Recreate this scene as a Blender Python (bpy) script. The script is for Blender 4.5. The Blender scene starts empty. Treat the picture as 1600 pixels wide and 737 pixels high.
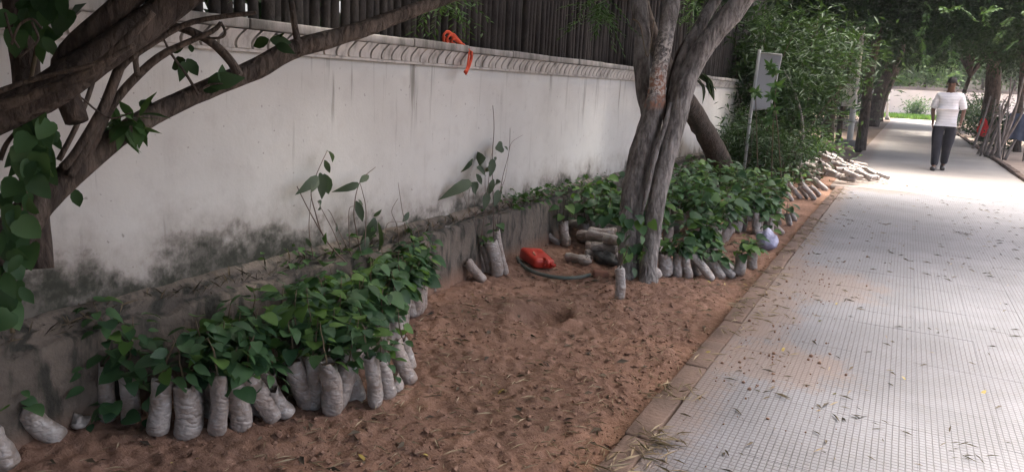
import bpy, math, random
import numpy as np
from mathutils import Vector, Matrix, Quaternion, noise as mn
random.seed(7); RNG = np.random.default_rng(7)
R_ = math.radians
S = bpy.context.scene
COL = S.collection

# ------------------------------------------------------------------ camera, sky, sun, exposure
CAMH = 1.28; F = 1180.0; CX, CY = 800.0, 368.5
_dy = np.array([1420-CX, 158-CY, F]); _k = F*F/(-_dy[1]+.05*_dy[0])
_dn = np.array([-.05*_k, _k, F]); _dy /= np.linalg.norm(_dy); _dn /= np.linalg.norm(_dn)
RM = np.stack([np.cross(_dy, -_dn), _dy, -_dn])          # rows: world X, Y, Z in (right, down, forward)
cam_d = bpy.data.cameras.new('camera'); cam = bpy.data.objects.new('camera', cam_d); COL.objects.link(cam)
cam_d.sensor_width = 36; cam_d.lens = F/1600*36; cam_d.clip_end = 1500; cam_d.clip_start = .05
_r, _u, _b = RM @ [1,0,0], RM @ [0,-1,0], RM @ [0,0,-1]
cam.matrix_world = Matrix([[_r[i], _u[i], _b[i], (0,0,CAMH)[i]] for i in range(3)] + [[0,0,0,1]])
S.camera = cam
TO_SUN = Vector((.20, .30, .92)).normalized()
w = bpy.data.worlds.new('World'); S.world = w; w.use_nodes = True
nt = w.node_tree; bg = nt.nodes['Background']; sky = nt.nodes.new('ShaderNodeTexSky')
sky.sky_type = 'NISHITA'; sky.sun_disc = False
sky.sun_elevation = math.asin(TO_SUN.z); sky.sun_rotation = math.atan2(TO_SUN.x, TO_SUN.y)
sky.dust_density = 8.0; sky.air_density = .7; sky.ozone_density = .0
nt.links.new(sky.outputs[0], bg.inputs[0]); bg.inputs[1].default_value = .15
sd = bpy.data.lights.new('sun', 'SUN'); sun = bpy.data.objects.new('sun', sd); COL.objects.link(sun)
sd.energy = 1.5; sd.angle = R_(14); sd.color = (1, .96, .9)
sun.rotation_euler = (-TO_SUN).to_track_quat('-Z', 'Y').to_euler()
S.view_settings.view_transform = 'Standard'; S.view_settings.look = 'None'
S.view_settings.exposure = 2.25; S.view_settings.gamma = 1

# ------------------------------------------------------------------ pixel -> place
def ray(x, y): return RM @ np.array([(x-CX)/F, (y-CY)/F, 1.0])
def P(x, y, d): return Vector(ray(x, y)*d) + Vector((0,0,CAMH))
def G(x, y, z=0.0):
    r = ray(x, y); return P(x, y, (z-CAMH)/r[2])
def onX(x, y, X):
    return P(x, y, X/ray(x, y)[0])
def onY(x, y, Y):
    return P(x, y, Y/ray(x, y)[1])
def depth(p): return float((RM.T @ (np.array(p)-np.array([0,0,CAMH])))[2])

# ------------------------------------------------------------------ materials
def mat(name, col, col2=None, scale=8, rough=.85, bump=0, bscale=40, detail=5, spec=.3, mix=(.35,.65)):
    m = bpy.data.materials.new(name); m.use_nodes = True; n = m.node_tree.nodes; l = m.node_tree.links
    b = n['Principled BSDF']; b.inputs['Roughness'].default_value = rough
    b.inputs['Specular IOR Level'].default_value = spec
    b.inputs['Base Color'].default_value = (*col, 1)
    tc = n.new('ShaderNodeNewGeometry')
    if col2:
        t = n.new('ShaderNodeTexNoise'); t.inputs['Scale'].default_value = scale; t.inputs['Detail'].default_value = detail
        r = n.new('ShaderNodeValToRGB'); r.color_ramp.elements[0].color = (*col, 1); r.color_ramp.elements[1].color = (*col2, 1)
        r.color_ramp.elements[0].position, r.color_ramp.elements[1].position = mix
        l.new(tc.outputs['Position'], t.inputs['Vector']); l.new(t.outputs[0], r.inputs[0]); l.new(r.outputs[0], b.inputs['Base Color'])
    if bump:
        t = n.new('ShaderNodeTexNoise'); t.inputs['Scale'].default_value = bscale; t.inputs['Detail'].default_value = 6
        bu = n.new('ShaderNodeBump'); bu.inputs['Strength'].default_value = bump; bu.inputs['Distance'].default_value = .01
        l.new(tc.outputs['Position'], t.inputs['Vector']); l.new(t.outputs[0], bu.inputs['Height']); l.new(bu.outputs[0], b.inputs['Normal'])
    return m
class NT:
    """small node builder"""
    def __init__(s, m): s.n = m.node_tree.nodes; s.l = m.node_tree.links; s.b = s.n['Principled BSDF']
    def put(s, sock, v):
        if isinstance(v, bpy.types.NodeSocket): s.l.new(v, sock)
        else: sock.default_value = v
    def math(s, op, a, b=0.0, c=None):
        q = s.n.new('ShaderNodeMath'); q.operation = op; s.put(q.inputs[0], a); s.put(q.inputs[1], b)
        if c is not None: s.put(q.inputs[2], c)
        return q.outputs[0]
    def pos(s):
        g = s.n.new('ShaderNodeNewGeometry'); x = s.n.new('ShaderNodeSeparateXYZ'); s.l.new(g.outputs['Position'], x.inputs[0])
        return g.outputs['Position'], x.outputs[0], x.outputs[1], x.outputs[2]
    def scalev(s, v, sc):
        q = s.n.new('ShaderNodeVectorMath'); q.operation = 'MULTIPLY'; s.l.new(v, q.inputs[0]); q.inputs[1].default_value = sc; return q.outputs[0]
    def noise(s, v, scale, detail=5, rough=.55):
        t = s.n.new('ShaderNodeTexNoise'); s.l.new(v, t.inputs['Vector']); t.inputs['Scale'].default_value = scale
        t.inputs['Detail'].default_value = detail; t.inputs['Roughness'].default_value = rough; return t.outputs[0]
    def step(s, v, a, b):
        q = s.n.new('ShaderNodeMapRange'); q.interpolation_type = 'SMOOTHSTEP'; s.l.new(v, q.inputs[0])
        q.inputs[1].default_value = a; q.inputs[2].default_value = b; return q.outputs[0]
    def mix(s, f, a, b):
        q = s.n.new('ShaderNodeMix'); q.data_type = 'RGBA'; s.put(q.inputs[0], f)
        s.put(q.inputs[6], (*a, 1) if isinstance(a, tuple) else a); s.put(q.inputs[7], (*b, 1) if isinstance(b, tuple) else b); return q.outputs[2]
    def bump(s, h, st=.5, d=.01):
        q = s.n.new('ShaderNodeBump'); q.inputs['Strength'].default_value = st; q.inputs['Distance'].default_value = d
        s.l.new(h, q.inputs['Height']); s.l.new(q.outputs[0], s.b.inputs['Normal'])
    def ramp(s, v, stops):
        r = s.n.new('ShaderNodeValToRGB'); e = r.color_ramp.elements
        while len(e) < len(stops): e.new(.5)
        for q, (p, c) in zip(e, stops): q.position = p; q.color = (*c, 1)
        s.l.new(v, r.inputs[0]); return r.outputs[0]

def leaf_mat(name, dark, light, rough=.5, trans=.25):
    m = bpy.data.materials.new(name); m.use_nodes = True; t = NT(m); b = t.b
    at = t.n.new('ShaderNodeAttribute'); at.attribute_name = 'rnd'; oi = t.n.new('ShaderNodeObjectInfo')
    f = t.math('FRACT', t.math('ADD', at.outputs['Fac'], oi.outputs['Random']))
    c = t.mix(f, dark, light)
    t.put(b.inputs['Base Color'], c); b.inputs['Roughness'].default_value = rough; b.inputs['Specular IOR Level'].default_value = .2 if 'dark' in name else .3
    tr = t.n.new('ShaderNodeBsdfTranslucent'); t.l.new(t.mix(.5, c, (.16, .3, .04)), tr.inputs[0])
    mx = t.n.new('ShaderNodeMixShader'); mx.inputs[0].default_value = trans
    t.l.new(b.outputs[0], mx.inputs[1]); t.l.new(tr.outputs[0], mx.inputs[2])
    t.l.new(mx.outputs[0], t.n['Material Output'].inputs[0])
    return m

M = {}
# plastered wall: off-white with pinkish patches, vertical rain streaks and a mossy damp foot
m = bpy.data.materials.new('plaster'); m.use_nodes = True; t = NT(m); p, x, y, z = t.pos()
c = t.mix(t.step(t.noise(p, 1.3, 4), .35, .7), (.555, .542, .51), (.475, .458, .43))
c = t.mix(t.math('MULTIPLY', t.step(t.noise(p, 9, 6), .5, .75), .25), c, (.36, .33, .31))
st = t.noise(t.scalev(p, (6, 6, .35)), 1.6, 5, .65)
top = t.step(z, .5, 1.35)
c = t.mix(t.math('MULTIPLY', t.math('MULTIPLY', t.math('MULTIPLY', t.step(st, .57, .69), t.step(t.noise(p, 1.1, 2), .38, .52)), top), .85), c, (.17, .155, .13))
st2 = t.noise(t.scalev(p, (14, 14, .6)), 2.1, 3, .6)
c = t.mix(t.math('MULTIPLY', t.step(st2, .62, .72), .35), c, (.2, .18, .16))
sp = t.noise(p, 38, 2, .5)
c = t.mix(t.math('MULTIPLY', t.step(sp, .70, .74), .55), c, (.14, .12, .11))
# the damp foot rises with a ragged edge
nz = t.math('ADD', t.math('MULTIPLY', t.noise(p, 3.1, 7, .66), .62), t.math('MULTIPLY', t.noise(p, 17, 4, .6), .16))
hgt = t.math('SUBTRACT', t.math('ADD', z, t.math('ADD', t.math('MULTIPLY', t.step(y, 2.0, 4.2), .10), -.05)), nz)
c = t.mix(t.math('MULTIPLY', t.step(hgt, .36, .02), .75), c, (.25, .21, .18))
c = t.mix(t.math('MULTIPLY', t.math('SUBTRACT', 1.0, t.step(hgt, .02, .17)), t.math('ADD', .72, t.math('MULTIPLY', t.step(t.noise(p, 12, 6, .7), .35, .6), .28))), c, (.032, .034, .024))
t.put(t.b.inputs['Base Color'], c); t.b.inputs['Roughness'].default_value = .9
t.bump(t.math('ADD', t.math('MULTIPLY', t.noise(p, 6, 6), 1.0), t.math('MULTIPLY', t.noise(p, 60, 4), .2)), .35, .012)
M['plaster'] = m
# weathered coping and petals
m = bpy.data.materials.new('coping'); m.use_nodes = True; t = NT(m); p, x, y, z = t.pos()
c = t.mix(t.step(t.noise(t.scalev(p, (8, 5, 1)), 2, 6, .65), .35, .68), (.32, .30, .28), (.13, .125, .11))
t.put(t.b.inputs['Base Color'], c); t.b.inputs['Roughness'].default_value = .9; t.bump(t.noise(p, 50, 5), .4, .006); M['coping'] = m
m = bpy.data.materials.new('petal'); m.use_nodes = True; t = NT(m); p, x, y, z = t.pos()
c = t.mix(t.step(t.noise(t.scalev(p, (8, 8, 3)), 2, 6, .65), .42, .72), (.48, .45, .42), (.20, .185, .165))
t.put(t.b.inputs['Base Color'], c); t.b.inputs['Roughness'].default_value = .9; t.bump(t.noise(p, 50, 5), .3, .005); M['petal'] = m
# old plinth concrete
m = bpy.data.materials.new('plinth'); m.use_nodes = True; t = NT(m); p, x, y, z = t.pos()
c = t.mix(t.step(t.noise(p, 4, 6, .62), .36, .64), (.165, .135, .11), (.095, .08, .066))
c = t.mix(t.step(t.noise(t.scalev(p, (5, 5, 1.5)), 3, 5), .46, .64), c, (.035, .034, .027))
c = t.mix(t.math('SUBTRACT', 1.0, t.step(z, -.05, .1)), c, (.24, .145, .10))
t.put(t.b.inputs['Base Color'], c); t.b.inputs['Roughness'].default_value = .95; t.bump(t.noise(p, 22, 7, .65), .8, .02); M['plinth'] = m
# soil
m = bpy.data.materials.new('soil'); m.use_nodes = True; t = NT(m); p, x, y, z = t.pos()
c = t.mix(t.step(t.noise(p, 2.2, 6, .6), .36, .66), (.265, .158, .112), (.18, .108, .08))
c = t.mix(t.step(t.noise(p, 23, 5, .65), .48, .68), c, (.29, .182, .138))
c = t.mix(t.step(t.noise(p, 60, 3, .6), .60, .72), c, (.12, .075, .055))
dmp = t.noise(p, .9, 3)
c = t.mix(t.math('MULTIPLY', t.step(dmp, .5, .62), .55), c, (.14, .088, .064))
t.put(t.b.inputs['Base Color'], c); t.b.inputs['Roughness'].default_value = .96; t.b.inputs['Specular IOR Level'].default_value = .15
t.bump(t.math('ADD', t.noise(p, 35, 7, .7), t.math('MULTIPLY', t.noise(p, 120, 4), .4)), .9, .015); M['soil'] = m
M['clod'] = mat('clod', (.20, .118, .086), (.26, .165, .122), 20, .95, .6, 60, spec=.1)
# checkered paving tile: rows of small studs, dirt in the grooves, soil trodden over parts of it
def paving(name, grooves):
    m = bpy.data.materials.new(name); m.use_nodes = True; t = NT(m); p, x, y, z = t.pos()
    wob = t.math('MULTIPLY', t.noise(p, 40, 2), .004)
    oi = t.n.new('ShaderNodeObjectInfo')
    base = t.mix(t.step(t.noise(p, 1.7, 5), .35, .65), (.205, .208, .228), (.168, .171, .187))
    base = t.mix(t.math('MULTIPLY', oi.outputs['Random'], .14), base, (.175, .177, .19))
    base = t.mix(t.math('MULTIPLY', t.step(t.noise(p, 25, 5), .5, .7), .3), base, (.155, .14, .132))
    if grooves:
        fx = t.math('ABSOLUTE', t.math('SUBTRACT', t.math('FRACT', t.math('DIVIDE', t.math('ADD', t.math('ADD', x, wob), 20.67), .0231)), .5))
        fy = t.math('ABSOLUTE', t.math('SUBTRACT', t.math('FRACT', t.math('DIVIDE', t.math('ADD', t.math('ADD', y, wob), 20.0), .025)), .5))
        gx = t.math('MULTIPLY', t.step(fx, .36, .46), .85); gy = t.math('MULTIPLY', t.step(fy, .33, .43), .72)
        g = t.math('MAXIMUM', gx, gy)
        fill = t.step(t.noise(p, 2.6, 4), .35, .6)
        g2 = t.math('MULTIPLY', g, t.math('ADD', t.math('MULTIPLY', fill, .35), .42))
        base = t.mix(g2, base, (.06, .053, .05))
        t.bump(t.math('ADD', t.math('MULTIPLY', t.math('SUBTRACT', 1.0, g), 1.0), t.math('MULTIPLY', t.noise(p, 90, 3), .3)), .6, .004)
    else:
        t.bump(t.noise(p, 30, 6), .35, .006)
        base = t.mix(t.step(t.noise(p, .8, 4), .35, .6), (.36, .335, .31), (.30, .278, .258))
    # spilled soil: along the kerb and in two fans
    n1 = t.math('ADD', t.math('MULTIPLY', t.math('SUBTRACT', t.noise(p, 4.5, 7, .7), .5), 1.2), t.math('MULTIPLY', t.math('SUBTRACT', t.noise(p, 45, 4, .7), .5), 1.3))
    def fan(cx_, cy_, rx, ry):
        dx = t.math('POWER', t.math('DIVIDE', t.math('SUBTRACT', x, cx_), rx), 2.0); dy = t.math('POWER', t.math('DIVIDE', t.math('SUBTRACT', y, cy_), ry), 2.0)
        return t.step(t.math('ADD', t.math('SQRT', t.math('ADD', dx, dy)), n1), 0.92, .55)
    kb = t.step(t.math('ADD', t.math('ADD', x, .67), t.math('MULTIPLY', n1, .3)), .2, .0)
    for f_, a in ((kb, .6), (fan(-.42, 3.72, .42, .42), .55), (fan(-.55, 5.6, .75, .75), .55), (fan(-.62, 4.6, .3, .9), .6), (fan(-.2, 12.6, .8, 1.2), .6)):
        base = t.mix(t.math('MULTIPLY', f_, a), base, (.205, .150, .122))
    t.put(t.b.inputs['Base Color'], base); t.b.inputs['Roughness'].default_value = .62; t.b.inputs['Specular IOR Level'].default_value = .4
    return m
M['tile'] = paving('checkered_tile', True); M['slab'] = paving('dusty_concrete', False)
M['kerb'] = mat('kerb_stone', (.175, .122, .098), (.12, .086, .07), 6, .9, .6, 45)
M['dirt'] = mat('dirt', (.20, .15, .115), (.14, .105, .08), 1.5, .95, .5, 20)
M['dusty'] = mat('dusty_ground', (.42, .33, .27), (.34, .27, .22), 1.2, .95, .4, 20)
# bark
def bark(name, a, b, lich, sx=1.0, amt=.3):
    m = bpy.data.materials.new(name); m.use_nodes = True; t = NT(m); p, x, y, z = t.pos()
    q = t.scalev(p, (1, 1, .28))
    n1 = t.noise(q, 26*sx, 7, .7)
    c = t.mix(t.step(n1, .38, .62), b, a)
    c = t.mix(t.math('MULTIPLY', t.step(t.noise(p, 5, 5, .6), .5, .68), amt), c, lich)
    t.put(t.b.inputs['Base Color'], c); t.b.inputs['Roughness'].default_value = .92; t.b.inputs['Specular IOR Level'].default_value = .2
    vo = t.n.new('ShaderNodeTexVoronoi'); vo.inputs['Scale'].default_value = 34*sx; vo.feature = 'DISTANCE_TO_EDGE'
    t.l.new(q, vo.inputs['Vector'])
    t.bump(t.math('ADD', n1, t.math('MULTIPLY', vo.outputs[0], .9)), .9, .02)
    return m
M['bark'] = bark('grey_bark', (.265, .245, .23), (.10, .09, .083), (.38, .36, .34), 1.0, .45)
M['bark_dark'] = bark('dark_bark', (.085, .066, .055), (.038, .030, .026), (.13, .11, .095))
M['bark_leaning'] = bark('brown_bark', (.12, .095, .078), (.05, .04, .034), (.17, .145, .125))
m = bark('peeling_bark', (.265, .245, .23), (.10, .09, .083), (.38, .36, .34), 1.0, .45); t = NT(m); p, x, y, z = t.pos()
# patch of bare wood and white flakes half way up the limb
base = t.b.inputs['Base Color'].links[0].from_socket
band = t.math('MULTIPLY', t.step(z, 1.17, 1.26), t.math('SUBTRACT', 1.0, t.step(z, 1.52, 1.82)))
band2 = t.math('MULTIPLY', t.step(z, 1.12, 1.18), t.math('SUBTRACT', 1.0, t.step(z, 1.36, 1.48)))
fl = t.step(t.noise(p, 42, 5, .7), .47, .56)
wood = t.step(t.noise(p, 13, 4, .6), .40, .52)
c = t.mix(t.math('MULTIPLY', t.math('MULTIPLY', wood, band2), .85), base, (.40, .20, .13))
c = t.mix(t.math('MULTIPLY', t.math('MULTIPLY', fl, band), .9), c, (.60, .55, .50))
t.put(t.b.inputs['Base Color'], c); M['bark_peel'] = m
M['leaf_heart'] = leaf_mat('heart_leaf', (.024, .064, .030), (.064, .135, .052), .5, .2)
M['leaf_dark'] = leaf_mat('dark_leaf', (.010, .026, .012), (.030, .064, .024), .65, .1)
M['leaf_mid'] = leaf_mat('mid_leaf', (.026, .066, .022), (.065, .135, .04), .6, .22)
M['leaf_bright'] = leaf_mat('bright_leaf', (.06, .13, .03), (.13, .24, .06), .5, .35)
M['leaf_wilt'] = leaf_mat('wilting_leaf', (.032, .05, .034), (.07, .092, .058), .6, .15)
M['leaf_yellow'] = leaf_mat('yellow_leaf', (.38, .28, .07), (.52, .43, .16), .6, .1)
M['straw'] = leaf_mat('dry_straw', (.20, .145, .09), (.42, .35, .24), .8, .05)
M['litter'] = leaf_mat('dark_litter', (.05, .042, .035), (.15, .115, .075), .8, .05)
M['grass'] = leaf_mat('lawn_grass', (.08, .17, .03), (.15, .28, .05), .6, .3)
M['stem'] = mat('stem', (.10, .085, .05), (.14, .10, .07), 30, .8)
M['stem_wilt'] = mat('wilted_stem', (.12, .085, .07), (.16, .12, .10), 30, .8)
# poly bag: soil shows dull through thin grey film
m = bpy.data.materials.new('poly_bag'); m.use_nodes = True; t = NT(m); p, x, y, z = t.pos()
oi = t.n.new('ShaderNodeObjectInfo')
c = t.mix(t.step(t.noise(p, 13, 4, .55), .38, .66), (.37, .345, .325), (.25, .208, .178))
c = t.mix(t.math('MULTIPLY', oi.outputs['Random'], .6), c, (.27, .205, .17))
c = t.mix(t.math('MULTIPLY', t.step(t.noise(t.scalev(p, (1, 1, 2.5)), 22, 3), .56, .70), .45), c, (.48, .46, .45))
t.put(t.b.inputs['Base Color'], c); t.b.inputs['Roughness'].default_value = .36; t.b.inputs['Specular IOR Level'].default_value = .5
t.bump(t.math('ADD', t.math('ABSOLUTE', t.math('SUBTRACT', t.noise(t.scalev(p, (.8, .8, 1.25)), 24, 2, .5), .5)), t.math('MULTIPLY', t.noise(p, 70, 2), .04)), .7, .03); M['bag'] = m
M['bag_soil'] = mat('bag_soil', (.10, .07, .052), (.16, .11, .08), 40, .95, .6, 80)
M['fence'] = mat('weathered_bar', (.026, .024, .024), (.055, .05, .048), 5, .8, .5, 60)
M['white_pole'] = mat('white_pole', (.62, .62, .60), (.50, .49, .46), 4, .5, .1)
M['galv'] = mat('grey_steel', (.42, .43, .43), (.34, .34, .33), 4, .5, .1)
M['board'] = mat('painted_board', (.50, .51, .54), (.40, .41, .43), 2, .55, .1, 20)
M['concrete'] = mat('concrete', (.33, .31, .29), (.24, .22, .20), 6, .9, .5, 30)
M['far_wall'] = mat('far_wall', (.72, .69, .65), (.60, .57, .53), .3, .9)
M['far_cap'] = mat('far_cap', (.12, .11, .10), (.18, .16, .15), 1, .9)
M['red_can'] = mat('red_plastic', (.48, .036, .020), (.38, .03, .018), 6, .38, .15, 30, spec=.5)
M['red_cloth'] = mat('orange_cloth', (.56, .085, .035), (.44, .06, .03), 30, .8, .4, 90)
M['red_scrap'] = mat('red_scrap', (.55, .03, .03))
M['hose'] = mat('hose', (.06, .085, .075), (.12, .13, .115), 12, .5)
M['lilac'] = mat('lilac_film', (.42, .42, .56), (.30, .30, .43), 24, .3, .9, 55, spec=.5)
M['black_film'] = mat('black_film', (.028, .03, .03), (.055, .058, .055), 20, .3, .7, 40, spec=.5)
M['brick'] = mat('brick', (.33, .16, .11), (.26, .13, .095), 20, .9, .5, 60)
M['stick'] = mat('dead_stick', (.25, .22, .20), (.15, .13, .115), 8, .9, .4, 40)
M['blue_cloth'] = mat('blue_cloth', (.045, .06, .10), (.075, .095, .14), 5, .8)
M['skin'] = mat('skin', (.115, .058, .038), (.10, .05, .033), 9, .5, spec=.3)
M['hair'] = mat('hair', (.012, .010, .009), None, rough=.55)
M['trouser'] = mat('trouser', (.022, .022, .030), (.03, .03, .038), 9, .8, .4, 12)
M['shoe'] = mat('shoe', (.02, .018, .017), None, rough=.35, spec=.5)
m = bpy.data.materials.new('striped_shirt'); m.use_nodes = True; t = NT(m); p, x, y, z = t.pos()
fz = t.math('ABSOLUTE', t.math('SUBTRACT', t.math('FRACT', t.math('DIVIDE', t.math('ADD', z, t.math('MULTIPLY', t.noise(p, 6, 2), .02)), .052)), .5))
t.put(t.b.inputs['Base Color'], t.mix(t.math('MULTIPLY', t.step(fz, .30, .36), .22), (.74, .73, .75), (.36, .37, .42))); t.b.inputs['Roughness'].default_value = .85
t.bump(t.noise(p, 9, 3), .5, .03); M['shirt'] = m
M['phone'] = mat('phone', (.015, .015, .017), None, rough=.25, spec=.5)

# ------------------------------------------------------------------ builders
def mesh(name, v, f, mt, smooth=True):
    me = bpy.data.meshes.new(name)
    if isinstance(v, np.ndarray): v = v.tolist()
    me.from_pydata([tuple(q) for q in v], [], f if isinstance(f, list) else f.tolist())
    if mt is not None: me.materials.append(M[mt] if isinstance(mt, str) else mt)
    if smooth: me.polygons.foreach_set('use_smooth', [True]*len(me.polygons))
    me.update(); return me
def obj(name, me, parent=None, loc=(0,0,0)):
    o = bpy.data.objects.new(name, me); COL.objects.link(o); o.parent = parent; o.location = loc; return o
def tag(o, label=None, cat=None, group=None, kind=None):
    for k_, v in (('label', label), ('category', cat), ('group', group), ('kind', kind)):
        if v: o[k_] = v
    return o
def empty(name, loc, label, cat, group=None):
    return tag(obj(name, None, None, loc), label, cat, group)
class MB:
    """collects shapes for one mesh"""
    def __init__(s): s.v = []; s.f = []
    def add(s, v, f):
        k_ = len(s.v); s.v += [Vector(q) for q in v]; s.f += [tuple(i+k_ for i in q) for q in f]; return s
    def box(s, a, b, tw=0, jit=0):
        xs, ys, zs = zip(a, b)
        v = [Vector((xs[i], ys[j], zs[k_])) for i in (0,1) for j in (0,1) for k_ in (0,1)]
        v = [q+Vector([random.uniform(-jit, jit) for _ in range(3)]) for q in v]
        return s.add(v, [(0,1,3,2),(4,6,7,5),(0,4,5,1),(2,3,7,6),(0,2,6,4),(1,5,7,3)])
    def tube(s, pts, rad, seg=8, wob=0, wsc=6, cap=True, sub=0, ell=None):
        pts = [Vector(q) for q in pts]; rad = list(rad) if hasattr(rad, '__len__') else [rad]*len(pts)
        if sub: pts, rad = spline(pts, rad, sub)
        n = len(pts); v = []; up = None
        for i in range(n):
            d = (pts[min(i+1, n-1)]-pts[max(i-1, 0)])
            d = d.normalized() if d.length > 1e-9 else Vector((0,0,1))
            if up is None: up = d.orthogonal().normalized()
            up = (up-d*up.dot(d)); up = up.normalized() if up.length > 1e-6 else d.orthogonal().normalized()
            sd_ = d.cross(up)
            for j in range(seg):
                a = 2*math.pi*j/seg; o_ = up*math.cos(a)*(ell or 1)+sd_*math.sin(a); r = rad[i]
                if wob:
                    q = pts[i]+o_*r
                    r *= 1+wob*(mn.noise(q*wsc)+.6*mn.noise(q*wsc*2.7)+.35*mn.noise(Vector((q.x*30, q.y*30, q.z*6))))
                v.append(pts[i]+o_*r)
        f = [(i*seg+j, i*seg+(j+1) % seg, (i+1)*seg+(j+1) % seg, (i+1)*seg+j) for i in range(n-1) for j in range(seg)]
        if cap: f += [tuple(range(seg-1, -1, -1)), tuple((n-1)*seg+j for j in range(seg))]
        return s.add(v, f)
    def mesh(s, name, mt, smooth=True): return mesh(name, s.v, s.f, mt, smooth)
    def obj(s, name, mt, parent=None, loc=(0,0,0), smooth=True):
        if parent is not None and tuple(loc) == (0,0,0):     # vertices given in world space
            inv = Vector(parent.matrix_world.translation) if False else wpos(parent); v = [q-inv for q in s.v]
            return obj(name, mesh(name, v, s.f, mt, smooth), parent)
        return obj(name, mesh(name, s.v, s.f, mt, smooth), parent, loc)
def wpos(o):
    q = Vector((0,0,0))
    while o: q = q+o.location; o = o.parent
    return q
def spline(pts, rad, sub):
    op, orr = [], []; n = len(pts)
    for i in range(n-1):
        p0, p1, p2, p3 = pts[max(i-1,0)], pts[i], pts[i+1], pts[min(i+2,n-1)]
        for k_ in range(sub):
            u = k_/sub
            op.append(.5*((2*p1)+(p2-p0)*u+(2*p0-5*p1+4*p2-p3)*u*u+(3*p1-p0-3*p2+p3)*u**3)); orr.append(rad[i]*(1-u)+rad[i+1]*u)
    return op+[pts[-1]], orr+[rad[-1]]
def bevel_box(a, b, r=.01, seg=2):
    import bmesh
    bm = bmesh.new(); bmesh.ops.create_cube(bm, size=1)
    for q in bm.verts: q.co = Vector([(a[i]+b[i])/2+q.co[i]*(b[i]-a[i]) for i in range(3)])
    bmesh.ops.bevel(bm, geom=bm.edges[:], offset=r, segments=seg, affect='EDGES', profile=.5)
    v = [q.co.copy() for q in bm.verts]; bm.verts.index_update(); f = [tuple(q.index for q in g.verts) for g in bm.faces]; bm.free(); return v, f

def leaves(name, cent, mt, size, aspect=.45, droop=.4, parent=None, jit=.35, dirs=None, fold=.25):
    """numpy leaf cloud in one mesh: each leaf two folded halves"""
    n = len(cent); c = np.asarray(cent, float)
    if dirs is None:
        d = RNG.normal(size=(n, 3)); d[:, 2] = d[:, 2]*.5-droop
    else: d = np.asarray(dirs, float)
    d /= np.linalg.norm(d, axis=1, keepdims=True)
    u = RNG.normal(size=(n, 3))*.45+np.array([0, 0, 1.0]); s_ = np.cross(d, u); s_ /= np.linalg.norm(s_, axis=1, keepdims=True)+1e-9
    nn = np.cross(s_, d); L = size*(1+RNG.uniform(-jit, jit, n))[:, None]; W = L*aspect*.5
    v = np.empty((n, 4, 3)); v[:, 0] = c; v[:, 1] = c+d*L*.45+s_*W+nn*W*fold; v[:, 2] = c+d*L-nn*L*.08; v[:, 3] = c+d*L*.45-s_*W+nn*W*fold
    off = np.array(wpos(parent)) if parent else np.zeros(3)
    me = bpy.data.meshes.new(name); me.vertices.add(n*4); me.vertices.foreach_set('co', (v-off).reshape(-1))
    i = np.arange(n)*4; tri = np.stack([i, i+1, i+2, i, i+2, i+3], 1).reshape(-1)
    me.loops.add(n*6); me.loops.foreach_set('vertex_index', tri.astype(np.int32)); me.polygons.add(n*2)
    me.polygons.foreach_set('loop_start', (np.arange(n*2)*3).astype(np.int32)); me.materials.append(M[mt])
    at = me.attributes.new('rnd', 'FLOAT', 'FACE'); at.data.foreach_set('value', np.repeat(RNG.random(n)*.999, 2).astype(np.float32))
    me.update(calc_edges=True); me.validate()
    return obj(name, me, parent)
def cloud(n, nclump, c, r, spread, shell=.35, flat=.8):
    """clumped points in an ellipsoid"""
    k_ = RNG.normal(size=(nclump, 3)); k_ /= np.linalg.norm(k_, axis=1, keepdims=True); k_ *= (shell+(1-shell)*RNG.random((nclump, 1)))
    cc = np.array(c)+k_*np.array(r); idx = RNG.integers(0, nclump, n); g = RNG.normal(size=(n, 3))*spread; g[:, 2] *= flat
    return cc[idx]+g, cc

# one leaf as a small mesh, folded along the midrib; length 1 along +Y, face up +Z
def leaf_mesh(name, mt, kind, bend):
    prof = {'heart': [(-.06,.16),(.0,.34),(.2,.47),(.42,.45),(.66,.34),(.86,.18)], 'lance': [(0,.02),(.15,.11),(.35,.17),(.6,.15),(.8,.08),(.92,.03)], 'droop': [(0,.03),(.12,.11),(.35,.19),(.6,.17),(.8,.10),(.92,.04)], 'oval': [(0,.04),(.12,.17),(.35,.27),(.6,.25),(.8,.14),(.92,.06)]}[kind]
    v = [(0,0,0)]; f = []
    zz = lambda q, s_: -bend*q*q + .22*s_
    for q, s_ in prof: v += [(s_, q, zz(q, s_)+random.uniform(-.02,.02)), (0, max(q, 0), zz(q, 0)), (-s_, q, zz(q, s_)+random.uniform(-.02,.02))]
    v.append((0, 1, zz(1, 0))); k_ = len(prof)
    f += [(0,1,2),(0,2,3)]
    for i in range(k_-1):
        a, b = 1+3*i, 4+3*i; f += [(a, b, b+1, a+1), (a+1, b+1, b+2, a+2)]
    a = 1+3*(k_-1); f += [(a, len(v)-1, a+1), (a+1, len(v)-1, a+2)]
    return mesh(name, v, f, mt)
HEART = [leaf_mesh('heart_leaf', 'leaf_heart', 'heart', b) for b in (.1, .3, .55)]
HEART += [leaf_mesh('broad_leaf', 'leaf_heart', 'oval', b) for b in (.15, .45)]
HEARTB = [leaf_mesh('heart_leaf_bright', 'leaf_bright', 'heart', b) for b in (.2, .4)]
WILT = [leaf_mesh('wilting_leaf', 'leaf_wilt', 'droop', b) for b in (.2, .6, .9)]
LANCE = [leaf_mesh('lance_leaf', 'leaf_mid', 'lance', b) for b in (.2, .5)]
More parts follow.
